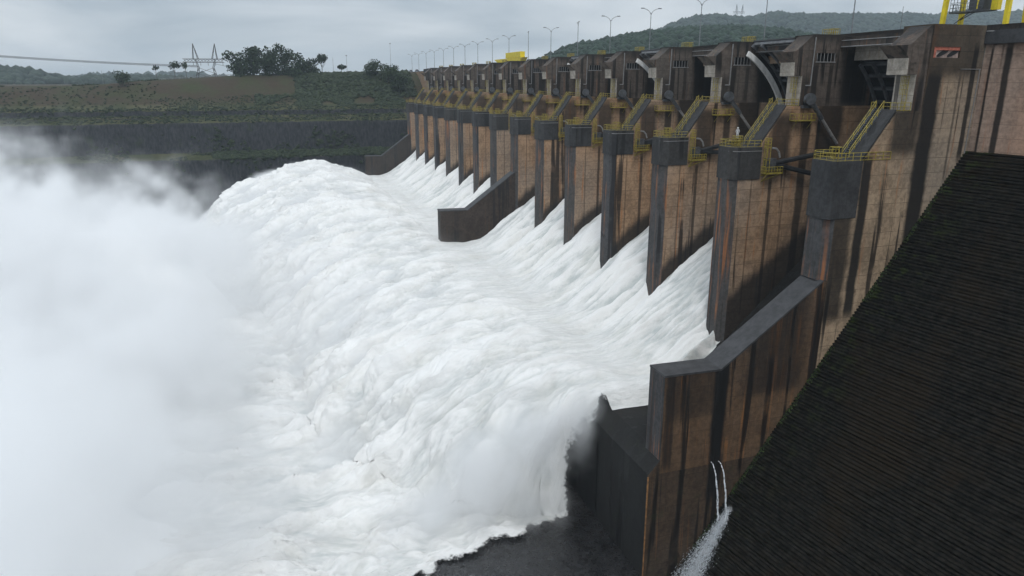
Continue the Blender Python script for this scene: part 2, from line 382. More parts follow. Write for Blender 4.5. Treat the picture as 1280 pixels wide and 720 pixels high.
def make_pier(i):
    """pier i with everything fixed to it; local Y = 0 is its near face"""
    first = (i == 0); y = YN(i)
    r = empty('spillway_pier', (88, y + 2.6, -45)); ox, oy, oz = 88, 2.6, -45; org = (ox, oy, oz)
    mb = lambda: MB(org)
    # lower body up to the tower base
    low = [(74.7, -56), (74.7, -10.8), (78.5, -10.62), (83.2, -4.0), (86, -3.9), (98.0 if first else 105, -3.9), (98.0 if first else 105, -22)]
    if first: low = [(74.7, -50), (74.7, -10.8), (78.5, -10.62), (83.2, -4.0), (86, -3.9), (98, -3.9), (98, -24)]
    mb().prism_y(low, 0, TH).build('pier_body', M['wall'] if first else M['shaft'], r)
    nose = [(73.5, 1.1), (74.7, 0.0), (74.7, TH), (73.5, 4.1)]
    mb().prism_z(nose, -27.6 if first else -56, -10.8).build('nose', M['nose'], r)
    # head block
    hd = [(73.25, 1.0), (74.55, -0.22), (78.9, -0.22), (78.9, TH + 0.22), (74.55, TH + 0.22), (73.25, 4.2)]
    if first: hd = [(73.25, 0.4), (73.7, -0.08), (78.3, -0.08), (78.3, TH + 0.22), (74.55, TH + 0.22), (73.25, 4.2)]
    h = mb().prism_z(hd, -18.6 if first else -15.9, -10.5).build('pier_head', M['head'], r, bevel=0.06)
    rl = mb(); z = -10.48
    xr = 83.0 if first else 78.8
    rail(rl, [(78.7, 5.2, z), (74.6, 5.2, z), (73.4, 4.1, z), (73.4, 0.9 if not first else 0.3, z), (74.6 if not first else 73.8, -0.1, z), (xr if first else 78.7, -0.1, z)])
    rl.build('railing', M['yellow'], h)
    hc_ = mb(); rail(hc_, [(75.2, 2.0, z), (76.4, 2.0, z), (76.4, 3.2, z), (75.2, 3.2, z), (75.2, 2.0, z)], 1.7, 0.05, 0.6); hc_.build('hatch_cage', M['yellow'], h)
    if not first:
        mb().path([(73.22, 1.2, -11.15), (74.5, -0.28, -11.15), (78.9, -0.28, -11.15)], 0.06).build('pipe', M['pipe'], h)
    # sloping slab and stair from the head to the tower
    sl = mb().prism_y([(78.4, -10.55), (83.15, -3.9), (83.15, -3.65), (78.1, -10.5)], 0.2, 5.0).build('stair_slab', M['head'], r)
    st = mb()
    n = 26
    for k in range(n):
        f = (k + 0.5) / n; x = 78.3 + 4.9 * f; zz = -10.2 + 6.65 * f
        st.box(x - 0.14, x + 0.14, 2.7, 3.9, zz - 0.03, zz + 0.03)
    for yy in (2.65, 3.95): st.prism_y([(78.2, -10.45), (83.25, -3.65), (83.25, -3.35), (78.0, -10.45)], yy - 0.05, yy + 0.05)
    sto = st.build('staircase', M['cyl'], r)
    hr = mb()
    for yy in (2.6, 4.0):
        a, b = Vector((78.2, yy, -10.3)), Vector((83.2, yy, -3.6))
        for hh in (0.55, 1.1): hr.tube(a + Vector((0, 0, hh)), b + Vector((0, 0, hh)), 0.055, 5)
        for k in range(7):
            q = a + (b - a) * k / 6; hr.tube(q, q + Vector((0, 0, 1.1)), 0.055, 5)
    hr.build('handrail', M['yellow'], sto)
    lr = mb(); rail(lr, [(83.25, 4.9, -3.85), (83.25, 4.0, -3.85)], 1.1); lr.build('railing', M['yellow'], r); lr = mb(); rail(lr, [(83.25, 2.6, -3.85), (83.25, 0.2, -3.85), (85.6, 0.2, -3.85)], 1.1)
    lr.build('railing', M['yellow'], r)
    # tower, corbel and crest block
    y0 = 0.12
    tw = mb().prism_y([(85.75, -3.95), (85.75, 1.06), (84.1, 1.08), (83.98, 3.25), (82.1, 4.85), (84.0, 4.98), (87.1, 7.5), (87.6, 7.5), (87.6, -3.95)], y0, 3.75).build('tower', M['upper'], r)
    mb().box(85.70, 85.745, y0 + 0.03, 3.72, -3.8, 1.04).build('tower_face', M['tower'], r)
    mb().prism_y([(84.04, 1.02), (84.095, 1.02), (83.99, 3.22), (83.92, 3.22)], y0 + 0.02, 3.73).build('corbel_face', M['tower'], r)
    ld = mb()
    for yy in (1.0, 1.75):
        ld.tube((85.45, yy, -3.85), (85.45, yy, 0.9), 0.05, 5)
    for k in range(14): ld.tube((85.45, 1.0, -3.6 + k * 0.33), (85.45, 1.75, -3.6 + k * 0.33), 0.03, 4)
    for k in range(5):
        zz = -1.6 + k * 0.6
        ld.path([(85.45, 1.0, zz), (84.9, 0.95, zz), (84.75, 1.38, zz), (84.9, 1.8, zz), (85.45, 1.75, zz)], 0.035, 4)
    for q in ((84.9, 0.95), (84.75, 1.38), (84.9, 1.8)): ld.tube((*q, -1.6), (*q, 0.8), 0.035, 4)
    ld.build('caged_ladder', M['yellow'], r)
    # crest block with a recessed opening (X 88.1-92, Z 3.3-4.75)
    xe = 97.4 if first else 92.7
    cb = mb()
    cb.box(87.55, xe, 0, TH, -3.95, 3.3).box(87.55, 88.1, 0, TH, 3.3, 4.75).box(92.0 if not first else 92.9, xe, 0, TH, 3.3, 4.75).box(87.55, xe, 0, TH, 4.75, 7.7)
    cb.box(88.1, 92.0 if not first else 92.9, 1.0, TH, 3.3, 4.75)
    cb.build('crest_block', M['wall'] if first else M['upper'], r)
    if not first:
        gr = mb()
        for k in range(6): gr.tube((88.3 + k * 0.72, 0.06, 3.32), (88.3 + k * 0.72, 0.06, 4.72), 0.06, 5)
        gr.tube((88.0, -0.03, 3.28), (92.1, -0.03, 3.28), 0.09, 5)
        gr.build('window_grille', M['pipe'], r)
        mb().box(88.12, 91.98, 0.93, 0.99, 3.32, 4.73).build('window_void', M['dark'], r)
        mb().path([(87.5, -0.1, 7.2), (87.42, -0.1, 0.2), (87.42, -0.1, -0.5), (85.8, 0.45, -0.5)], 0.10, 6).build('drain_pipe', M['pipe'], r)
        # upstream part under the bridge
        mb().box(92.7, 105, 0, TH, -3.95, 5.0).build('upstream_block', M['upper'], r)
        # guard cage on the crest
        gc = mb(); rail(gc, [(93.0, 4.9, 7.72), (93.0, 2.2, 7.72), (94.3, 2.2, 7.72), (94.3, 4.9, 7.72)], 1.1, 0.06, 0.5)
        gc.build('guard_cage', M['yellow'], r)
        mb().box(92.75, 96.9, 0.1, TH - 0.1, 5.0, 7.7).build('deck_seat', M['upper'], r)
        # hoist: cylinder, head disc, rod
        hc = mb().tube((87.0, -0.55, -2.75), (86.9, -1.25, -2.7), 0.98, 18).tube((87.0, -0.85, -2.75), (89.9, -0.85, -6.0), 0.42, 10).build('hoist_cylinder', M['cyl'], r)
        mb().tube((89.9, -0.85, -6.0), (93.8, -0.85, -10.3), 0.26, 8).build('hoist_rod', M['rod'], hc)
        mb().box(85.9, 88.2, -0.7, 0.0, -4.2, -3.75).build('hoist_bracket', M['cyl'], r)
        # hoist platform
        hp = mb().box(84.0, 88.3, -1.25, -0.02, -6.3, -6.18).build('hoist_platform', M['yellow'], r)
        q = mb(); rail(q, [(84.0, 0, -6.2), (84.0, -1.22, -6.2), (88.3, -1.22, -6.2), (88.3, 0, -6.2)], 1.1, 0.05, 0.9)
        q.tube((84.6, 0, -7.6), (84.6, -1.2, -6.3), 0.05, 4).tube((87.7, 0, -7.6), (87.7, -1.2, -6.3), 0.05, 4)
        q.build('railing', M['yellow'], hp)
        # trunnion platform, its ladder and bracket
        tp = mb().box(79.0, 82.3, -1.7, -0.25, -14.95, -14.83).build('trunnion_platform', M['yellow'], r)
        q = mb(); rail(q, [(79.0, -0.3, -14.85), (79.0, -1.66, -14.85), (82.3, -1.66, -14.85), (82.3, -0.3, -14.85)], 1.1, 0.055, 0.55)
        q.tube((79.2, -0.2, -16.3), (81.8, -1.5, -15.0), 0.08, 4).tube((79.2, -0.2, -16.3), (79.2, -1.6, -15.0), 0.08, 4).tube((79.1, -0.25, -15.3), (82.2, -0.25, -15.0), 0.1, 4)
        q.build('railing', M['yellow'], tp)
        q = mb()
        for yy in (-0.55, -1.25):
            for xx in (79.1, 79.8): q.tube((xx, yy, -14.85), (xx, yy, -9.0), 0.06, 5)
        for k in range(19): q.tube((79.1, -0.55, -14.6 + k * 0.3), (79.1, -1.25, -14.6 + k * 0.3), 0.035, 4)
        for zz in (-9.0, -9.5, -10.0, -10.5, -12.6):
            q.path([(79.1, -0.55, zz), (79.1, -1.25, zz), (79.8, -1.25, zz), (79.8, -0.55, zz), (79.1, -0.55, zz)], 0.06, 4)
        q.build('access_ladder', M['yellow'], r)
        q = mb().box(79.6, 81.4, -0.95, -0.02, -14.3, -12.4).tube((80.5, -1.2, -13.3), (80.5, 0.0, -13.3), 0.75, 12)
        q.build('trunnion', M['cyl'], r)
        mb().path([(79.9, -1.5, -10.6), (80.7, -1.5, -10.7), (81.3, -1.5, -11.3), (81.6, -1.5, -12.2)], 0.16, 7).build('hose', M['white'] if False else M['pipe'], r)
    else:
        op = mb().box(88.1, 92.9, 0.30, 0.98, 3.3, 4.75).build('opening_panel', M['salmon_pale'], r)
        mb().box(88.1, 88.6, 0.10, 0.29, 3.3, 4.74).box(88.6, 92.9, 0.10, 0.29, 4.30, 4.74).build('painted_frame', M['salmon'], op)
        for k, (cx, cz, nm) in enumerate(((90.0, 3.98, 0), (91.9, 3.98, 1))):
            e = []
            for a in range(16):
                u, v = 1.15 * math.cos(a * math.pi / 8), 0.30 * math.sin(a * math.pi / 8)
                e.append((cx + u * 0.9 - v * 0.43, cz + u * 0.43 + v * 0.9))
            mb().prism_y([(max(88.6, min(92.85, px)), max(3.34, min(4.7, pz))) for px, pz in e], 0.18, 0.29).build('dark_oval', M['dark'], op)
        mb().path([(93.4, -0.06, 1.8), (97.2, -0.06, 1.8)], 0.06).path([(97.0, -0.1, 1.8), (96.8, -0.1, -10)], 0.07).build('wall_pipe', M['pipe'], r)
    return r
p0 = make_pier(0)
tag(p0, 'massive right abutment pier with the salmon opening and broad black seepage stains', 'pier')
p1 = make_pier(1)
kidmap = {}
for o in bpy.data.objects:
    if o.parent: kidmap.setdefault(o.parent.name, []).append(o)
kid = lambda o: list(kidmap.get(o.name, ()))
piers = [p0, p1]
for i in range(2, NP):
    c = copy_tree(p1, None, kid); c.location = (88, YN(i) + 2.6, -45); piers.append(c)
for i in range(1, NP):
    w = 'with the divider wall at its foot' if i == 6 else ('at the far end of the row' if i == 14 else 'with yellow stair and railings')
    tag(piers[i], f'{ORD[i]} brown concrete pier left of the right abutment, {w}', 'pier', 'spillway piers')

# ================================================================== radial gates
TX, TZ, GR = 80.5, -13.3, 24.0
def make_gate(i, top_deg, span=64):
    ya, yb = YN(i) + TH + 0.06, YN(i + 1) - 0.06
    cy_ = (ya + yb) / 2
    r = empty('radial_gate', (TX + GR * math.cos(R(top_deg - span)), cy_, TZ + GR * math.sin(R(top_deg - span)))); org = tuple(r.location)
    def pt(a, rad): return (TX + rad * math.cos(R(a)), TZ + rad * math.sin(R(a)))
    n = 22
    arc = [top_deg - span * k / n for k in range(n + 1)]
    poly = [pt(a, GR) for a in arc] + [pt(a, GR + 0.25) for a in reversed(arc)]
    MB(org).prism_y(poly, ya, yb).build('skin_plate', M['gate'], r)
    for k in range(11):
        a = top_deg - 0.4 - k * (span - 2) / 10
        MB(org).prism_y([pt(a, GR - 0.02), pt(a, GR - 0.6), pt(a - 0.9, GR - 0.6), pt(a - 0.9, GR - 0.02)], ya + 0.1, yb - 0.1).build('rib', M['gate_rib'], r)
    for yy in (yb - 0.6, yb - 3.4, ya + 0.02, ya + 3.2):
        w = 0.42
        e = [pt(a, GR - 0.62) for a in arc] + [pt(a, GR - 1.1) for a in reversed(arc)]
        MB(org).prism_y(e, yy, yy + w).build('vertical_girder', M['gate_rib'], r)
    if i in (1, 3, 5, 8, 11):
        e = [pt(a, 21.95) for a in arc[:14]] + [pt(a, 20.95) for a in reversed(arc[:14])]
        MB(org).prism_y(e, yb - 0.50, yb - 0.02).build('side_seal', M['white'], r)
    for yy, sg in ((ya + 1.3, 1), (yb - 1.3, -1)):
        for a in (9, -13) if i == 0 else (12, -2):
            x, z = pt(a, GR - 0.9)
            MB(org).tube((TX, yy - sg * 0.6, TZ), (x, yy + sg * 1.0, z), 0.42, 8, 0.5).build('gate_arm', M['gate'], r)
    return r
for i in range(14):
    top = 44.5 if i == 0 else (61 if i in (1, 3, 5, 8, 11) else 46)
    g = make_gate(i, top)
    tag(g, 'closed dark steel radial gate beside the right abutment, ribs showing like a ladder' if i == 0 else
        (f'radial gate in the {ORD[i + 1]} bay from the right abutment, ' + ('raised, with pale curved edge' if i in (1, 3, 5, 8, 11) else 'dark and set back in shade')), 'gate', 'radial gates')

# ================================================================== crest bridge and road
br = empty('crest_bridge', (98, 250, 5)); org = tuple(br.location)
MB(org).box(97.0, 107.0, 60, 470, 5.2, 7.0).build('road_deck', M['asphalt'], br)
for i in range(14):
    ya, yb = YN(i) + TH, YN(i + 1)
    MB(org).box(93.0, 93.5, ya + 0.03, yb - 0.03, 5.7, 7.35).build('girder', M['upper'], br)
    MB(org).box(96.0, 96.6, ya + 0.03, yb - 0.03, 3.6, 6.4).build('girder', M['tower'] if i == 0 else M['shaft'], br)
    MB(org).box(93.5, 97.0, ya + 0.03, yb - 0.03, 6.1, 6.3).build('walkway', M['upper'], br)
    q = MB(org)
    q.tube((92.93, ya, 6.75), (92.93, yb, 6.75), 0.07, 5).tube((92.93, ya, 5.75), (92.93, yb, 5.75), 0.09, 5).tube((92.93, ya + 0.6, 5.75), (92.93, ya + 0.6, 6.75), 0.07, 5)
    q.build('railing_pipe', M['pipe'], br)
MB(org).box(97.0, 97.3, YN(0) + 6, 470, 7.0, 8.15).build('parapet', M['upper'], br)
MB(org).box(106.7, 107.0, 40, 470, 7.0, 8.15).build('parapet', M['upper'], br)
tag(br, 'dark concrete crest bridge and road along the top of the piers', 'bridge')

# ================================================================== gravity dam with stepped face, right of the abutment
ROT = 0.139
gd = empty('gravity_dam', (97.5, 60, -10)); org = tuple(gd.location)
def wx(X, y): return X + (79.77 - y) * ROT
def wprism(name, poly, y0, y1, mat):
    m = MB(org); n = len(poly)
    m.add([(wx(x, y0), y0, z) for x, z in poly] + [(wx(x, y1), y1, z) for x, z in poly],
          [tuple(range(n)), tuple(range(2*n-1, n-1, -1))] + [(i, i+n, (i+1) % n + n, (i+1) % n) for i in range(n)])
    return m.build(name, mat, gd)
wprism('wing_wall', [(97.42, -14), (97.42, 5.3), (112, 5.3), (112, -14)], -60, 79.77, M['wing'])
wprism('wing_cornice', [(97.15, 5.31), (97.0, 7.75), (112, 7.75), (112, 5.31)], -60, 79.76, M['upper'])
wprism('buttress', [(97.05, -10.5), (97.05, 5.0), (97.41, 5.0), (97.41, -10.5)], 77.2, 78.4, M['wing'])
q = MB(org); q.tube((wx(96.9, 79.6), 79.6, 6.9), (wx(96.9, -40), -40, 6.9), 0.09, 6); q.build('rail_pipe', M['pipe'], gd)
# stepped courses: every step has its own wobble in height and set-back
t = NT('stepped_face_concrete'); P_ = t.pos(); x_, y_, z_ = t.xyz(P_)
big = t.noise(P_, 0.07, 5, 0.6, (1.0, 1.0, 0.6)); fin_ = t.noise(P_, 1.1, 6, 0.72)
c = t.mix(t.mr(fin_, 0.3, 0.75), (0.0055, 0.0050, 0.0042), (0.026, 0.0235, 0.019))
c = t.mix(t.mr(big, 0.46, 0.62, 0.0, 0.6), c, (0.024, 0.0165, 0.0095))
u_ = t.math('SUBTRACT', 79.8, y_)
green = t.math('MULTIPLY', t.mr(u_, 0.5, 9.0, 1.0, 0.0), t.mr(z_, -62, -30, 0.25, 0.9))
c = t.mix(t.math('MULTIPLY', green, t.mr(t.noise(P_, 0.55, 6, 0.7), 0.50, 0.64)), c, (0.026, 0.040, 0.009))
c = t.mix(t.mr(t.noise(P_, 3.0, 2, 0.5, (1, 1, 1), 0, (31, 7, 2)), 0.80, 0.83, 0, 0.6), c, (0.25, 0.25, 0.23))
t.bump(fin_, 0.3, 0.08)
M['steps'] = t.fin(c, 0.9, 0.08)
HS = 0.42; ns = 155; nt = 240
tt = np.linspace(0.0, 1.0, nt) ** 1.25 * 135
Vs = []
z0 = -9.7
for k in range(ns):
    zt = z0 - k * HS; xt = 97.2 - (-9.8 - zt) / 1.41
    j = fbm(tt * 0.06 + k * 3.1, k * 1.7, o=3) * 0.035
    jz = fbm(tt * 0.08 + k * 5.3, 40 + k * 1.1, o=3) * 0.02
    lip = 0.16 + 0.04 * perlin(tt * 0.15, k * 0.9 + 11)
    # back of tread, nosing of tread, foot of the riser below
    for (dx, dz) in ((0.0, 0.0), (-(HS / 1.41) - lip, -0.05), (-(HS / 1.41) - lip * 0.7, -0.22), (-(HS / 1.41), -HS)):
        X = xt + dx + j * (0.3 if dz == 0.0 else 1) + ROT * tt; Y = 79.76 - tt; Z = zt + dz + jz
        Vs.append(np.stack([X, Y, Z], -1))
Vs = np.array(Vs)
np_mesh('step_courses', Vs.reshape(-1, 3) - np.array(org), grid_faces(ns * 4, nt), M['steps'], gd, smooth=False)['kind'] = 'stuff'
wn_ = 2600; wt = rng.random(wn_) ** 0.8
wz = -10.2 - 58 * wt; wxx = 97.2 - (-9.8 - wz) / 1.41
okk = perlin(wt * 26, 0.4, 5.5) > -0.12; wz, wxx = wz[okk], wxx[okk]; wn_ = len(wz)
C_ = np.stack([wxx - 0.2 + rng.normal(size=wn_) * 0.18, 79.62 - np.abs(rng.normal(size=wn_)) * 0.30, wz + rng.random(wn_) * 0.22], -1)
u3 = rng.normal(size=(wn_, 3)); u3 /= np.linalg.norm(u3, axis=1)[:, None]; w3 = np.cross(u3, rng.normal(size=(wn_, 3))); w3 /= np.linalg.norm(w3, axis=1)[:, None]
s3 = (0.06 + 0.16 * rng.random(wn_))[:, None]
V3 = np.stack([C_ - u3 * s3, C_ + w3 * s3 * 0.6, C_ + u3 * s3, C_ - w3 * s3 * 0.6], 1).reshape(-1, 3) - np.array(org)
np_mesh('joint_weeds', V3, np.arange(wn_ * 4).reshape(-1, 4), plain('weeds', (0.032, 0.050, 0.012), 0.9, var=0.6, scale=3), gd, smooth=False)['kind'] = 'stuff'
tag(gd, 'dark stepped gravity dam face with mossy courses and a pink wing wall on top', 'dam')
# ================================================================== terrain of the far bank, river, reservoir
t = NT('bank_ground'); P_ = t.pos(); x_, y_, z_ = t.xyz(P_)
nrm = t.xyz(t.node('ShaderNodeNewGeometry').outputs['Normal'])[2]
n1 = t.noise(P_, 0.06, 6, 0.6); n2 = t.noise(P_, 0.5, 6, 0.7); n3 = t.noise(P_, 0.9, 5, 0.7, (1, 1, 0.3))
brown = t.mix(n2, (0.030, 0.022, 0.014), (0.062, 0.045, 0.028))
green = t.mix(n2, (0.022, 0.030, 0.012), (0.058, 0.062, 0.026))
grass = t.mix(t.mr(n1, 0.40, 0.70), brown, green)
low = t.mix(t.mr(n1, 0.35, 0.55), (0.075, 0.072, 0.036), green)
grass = t.mix(t.mr(z_, -13.5, -11.0), low, grass)
rock = t.mix(t.mr(n3, 0.3, 0.7), (0.010, 0.011, 0.014), (0.045, 0.045, 0.048))
rock = t.mix(t.math('MULTIPLY', t.mr(t.noise(P_, 0.13, 5, 0.7), 0.56, 0.68), 0.7), rock, (0.022, 0.032, 0.012))
t.bump(n2, 0.6, 0.5)
M['bank'] = t.fin(t.mix(t.mr(nrm, 0.55, 0.75), rock, grass), 0.9, 0.15)
ys = np.concatenate([np.linspace(414, 470, 190), np.linspace(472, 640, 60), np.geomspace(650, 6000, 30)])
xs = np.concatenate([-np.geomspace(5000, 330, 24), np.linspace(-320, 140, 300), np.geomspace(150, 5000, 24)])
XX, YY = np.meshgrid(xs, ys, indexing='ij')
def skyline(X):                             # bank height at its brow
    return np.interp(X, [-400, -140, -105, -66, -30, -14, 33, 80, 140], [-3.5, -2.2, -2.0, 1.0, 3.4, 4.4, 5.0, 6.6, 6.8])
def bank_h(X, Y):
    w = fbm(X * 0.03, Y * 0.0 + 3.3, o=4) * 5 + fbm(X * 0.16, Y * 0.0 + 9.3, o=3) * 1.6
    yy = Y + w
    br = skyline(X)
    prof_y = np.array([405, 421, 424.5, 433, 436, 441, 441.6, 445, 446, 449, 451])
    prof_z = np.array([-90, -90, -40.5, -37.6, -21.5, -19.6, -18.6, -18.2, -15.2, -14.2, -13.6])
    h = np.interp(yy, prof_y, prof_z)
    up = sstep(451, 500, Y)
    h = np.where(yy > 451, -13.6 + (br + 13.6) * up + fbm(X * 0.05, Y * 0.05, o=4) * 1.2 * sstep(451, 470, Y) * (1 - sstep(485, 500, Y)), h)
    h = h + fbm(X * 0.25, Y * 0.25, 0.5, o=3) * 0.5
    far = sstep(520, 900, Y)
    h = h * (1 - far) + far * (-3.0)
    return h
ZZ = bank_h(XX, YY)
tag(np_mesh('ground', np.stack([XX, YY, ZZ], -1).reshape(-1, 3), grid_faces(len(xs), len(ys)), M['bank']), kind='structure')
t = NT('river_water'); P_ = t.pos()
t.bump(t.noise(P_, 0.25, 6, 0.6), 0.5, 0.5)
M['river'] = t.fin(t.mix(t.mr(t.noise(P_, 0.05, 5, 0.6), 0.4, 0.6), (0.03, 0.036, 0.036), (0.30, 0.33, 0.33)), 0.25, 0.5)
tag(MB().box(-5000, 106, -3000, 440, -88, -84).build('river', M['river']), kind='structure')
t = NT('reservoir_water'); t.bump(t.noise(t.pos(), 0.4, 5, 0.6), 0.2, 0.3)
M['res'] = t.fin((0.03, 0.04, 0.04), 0.12, 0.5)
tag(MB().box(107, 5000, -3000, 452, -2, 2.5).build('reservoir', M['res']), kind='structure')

# ================================================================== white water of the spillway
Xc = [110, 104, 95, 86, 78, 71.3, 65, 60, 56, 52, 49]
Zc = [-10.5, -14.5, -22.3, -29.9, -36.2, -41.4, -46.0, -48.6, -49.5, -49.4, -49.2]
nX, nY = 620, 640
xv = np.concatenate([np.linspace(103.5, 49, 190), 49 - np.linspace(0.35, 1, nX - 190).cumsum() / np.linspace(0.35, 1, nX - 190).sum() * 128])
s_ = np.maximum(0, 49 - xv)                    # distance beyond the lip
vv = np.linspace(0, 1, nY) ** 1.55
near_edge = np.where(xv > 49, 103.2 - 7.6 * sstep(76, 55, xv), 95.6 - 0.26 * np.maximum(0, s_ - 6) + 1.6 * perlin(s_ / 5.0, 3.3) + 0.9 * perlin(s_ / 1.9, 8.3))
near_edge = np.where(xv > 73.5, 103.2, near_edge)
XW = np.repeat(xv[:, None], nY, 1); SW = np.repeat(s_[:, None], nY, 1)
YW = near_edge[:, None] + vv[None, :] * (403.5 - near_edge[:, None])
ZW = np.interp(-XW, [-q for q in Xc], Zc)
u = sstep(120, 390, YW)                          # strength of the jet: weak at the near edge
u2 = sstep(92, 150, YW)
kn = 0.10 * (1 - sstep(96.5, 112, YW)) ** 2 + 0.9 * (1 - sstep(95, 101, YW)) ** 2
tan_ = 0.02 + 0.43 * u; k_ = 0.026 * (1 - u2) ** 2 + 0.0078 + 0.0035 * (1 - u) + kn
jet = -49.2 + tan_ * SW - k_ * SW ** 2
ZW = np.where(XW < 49, jet, ZW)
floor_ = np.where(XW > -25, -71.2, -83.5) + 0.0
ZW = np.maximum(ZW, floor_ + 0.3)
# flow-aligned coordinates for turbulence
arc = np.concatenate([[0], np.cumsum(np.hypot(np.diff(xv), np.diff(ZW[:, nY // 2])))]); AW = np.repeat(arc[:, None], nY, 1)
loose = sstep(60, 40, XW)                       # 0 in the chute, 1 in the free jet
yl = YW + (4.0 * fbm(AW * 0.035, YW * 0.06, 1.1, o=3) + 1.2 * perlin(AW / 6, YW / 5, 9.9)) * loose
al = AW + 5.0 * perlin(AW / 20, YW / 9, 31.3) * loose
b1 = np.abs(perlin(al / 30, yl / 8.0, 0.3)) + 0.7 * np.abs(perlin(al / 17, yl / 4.5, 4.1))
b2 = np.abs(perlin(al / 10, yl / 2.3, 1.7)) + 0.65 * np.abs(perlin(al / 5.5, yl / 1.3, 2.9))
b3 = np.abs(perlin(al / 2.6, yl / 0.75, 6.2)); b4 = np.abs(perlin(al / 1.1, yl / 0.5, 7.7))
big_ = perlin(AW / 34, yl / 15, 8.8)
ch1 = np.abs(perlin(AW / 16, YW / 2.4, 12.5)); ch2 = np.abs(perlin(AW / 6, YW / 1.1, 14.1)); ch3 = np.abs(perlin(AW / 1.4, YW / 0.5, 15.7))
calm = sstep(66, 56, XW) * sstep(38, 50, XW)   # smooth sheet over the bucket
gro = 0.55 + 0.45 * sstep(0, 45, SW)
D = loose * gro * (4.6 * (b1 - 0.40) + 1.8 * (b2 - 0.40) + 0.70 * b3 + 0.25 * b4 + 2.4 * big_) \
    + (1 - loose) * (1 - 0.6 * calm) * (2.1 * (ch1 - 0.25) + 0.65 * (ch2 - 0.25) + 0.18 * ch3)
# wakes where the sheets of two bays meet behind each pier, and crowned sheets within a bay
bay = ((YW - YN(0)) % S) / S
wake = np.exp(-((((bay - 0.113 + 0.5) % 1) - 0.5) / 0.085) ** 2)
D += -2.6 * wake * sstep(76, 71, XW) * sstep(53, 64, XW)
D += 1.3 * np.cos(2 * np.pi * (bay - 0.613)) * sstep(52, 66, XW)
D = np.where(XW > 47, D * sstep(0, 0.012, np.repeat(vv[None, :], nX, 0)), D)
dX = np.gradient(XW, axis=0); dZ = np.gradient(ZW, axis=0); ln = np.hypot(dX, dZ)
NXn, NZn = dZ / ln, -dX / ln                    # normal in the XZ plane, pointing up
NXn, NZn = NXn * np.sign(NZn + 1e-9), np.abs(NZn)
edge = sstep(0, 0.020, np.repeat(vv[None, :], nX, 0))
XD = XW + NXn * D; ZD = ZW + NZn * D; YD = YW + loose * 1.1 * perlin(AW / 6, yl / 4, 21.0)
ZD = np.where(XW < 49, ZD - (1 - edge) * (ZD - floor_) * sstep(1, 14, SW) * 0.9, ZD)
chute_z = np.interp(-XW, [-q[0] for q in ch[:10]], [q[1] for q in ch[:10]])
lowe = (1 - sstep(0, 0.010, np.repeat(vv[None, :], nX, 0))) * (XW > 48.5) * sstep(77, 74, XW)
ZD = ZD * (1 - lowe) + (chute_z + 0.12) * lowe                 # the sheet thins out to nothing on the dry concrete
ZD = np.where(ZD < floor_ - 0.2, floor_ - 0.2, ZD)
cover = np.clip(edge * 1.1 + 0.05 + (1 - sstep(-2, 3, SW)) * (XW > 49) * 0.9, 0, 1.2)
cover = np.where((SW > 8) & (ZD < floor_ + 1.6) & (YW < 112), cover * 0.85, cover)
turb = np.clip(0.62 + 0.75 * (b1 - 0.45) + 0.55 * (b2 - 0.42) + 0.4 * (b3 - 0.25), 0, 1)
foam_ = loose * turb + (1 - loose) * (np.clip(0.60 + 1.5 * (ch1 - 0.25) + 0.9 * (ch2 - 0.25), 0, 1) * (1 - calm) + calm * 0.50)
t = NT('white_water'); P_ = t.pos()
fo = t.node('ShaderNodeAttribute'); fo.attribute_name = 'foam'; fo = fo.outputs['Fac']
at = t.node('ShaderNodeAttribute'); at.attribute_name = 'cover'; ca = at.outputs['Fac']
fa = t.node('ShaderNodeAttribute'); fa.attribute_name = 'flow_a'; fy = t.node('ShaderNodeAttribute'); fy.attribute_name = 'flow_y'
fv = t.node('ShaderNodeCombineXYZ'); t.l.new(fa.outputs['Fac'], fv.inputs[0]); t.l.new(fy.outputs['Fac'], fv.inputs[1])
fn = t.noise(fv.outputs[0], 1.0, 8, 0.68, (0.30, 1.2, 1)); fm = t.noise(fv.outputs[0], 1.0, 7, 0.7, (0.9, 3.2, 1), 0.3); gn = t.noise(P_, 0.12, 5, 0.6)
c = t.ramp(t.math('ADD', fo, t.math('MULTIPLY', t.math('ADD', t.math('SUBTRACT', fn, 0.5), t.math('SUBTRACT', fm, 0.5)), 0.8)), [(0.05, (0.48, 0.51, 0.50)), (0.40, (0.67, 0.675, 0.655)), (0.75, (0.825, 0.82, 0.80))])
c = t.mix(t.mr(gn, 0.50, 0.70, 0, 0.22), c, (0.60, 0.58, 0.50))
t.bump(t.math('ADD', fn, t.math('MULTIPLY', fm, 0.5)), 0.7, 0.6)
M['water'] = t.fin(c, 0.55, 0.25)
trn = t.node('ShaderNodeBsdfTransparent'); mxn = t.node('ShaderNodeMixShader')
lace = t.noise(P_, 0.55, 8, 0.72)
t.l.new(t.mr(t.math('SUBTRACT', t.math('ADD', ca, lace), 1.0), -0.22, -0.02), mxn.inputs[0])
t.l.new(trn.outputs[0], mxn.inputs[1]); t.l.new(t.p.outputs[0], mxn.inputs[2]); t.l.new(mxn.outputs[0], t.out.inputs[0])
tag(np_mesh('spillway_water', np.stack([XD, YD, ZD], -1).reshape(-1, 3), grid_faces(nX, nY), M['water'], attrs={'cover': cover, 'foam': foam_, 'flow_a': al, 'flow_y': yl}),
    'roaring white water pouring from the open bays and leaping off the lip', 'water', kind='stuff')
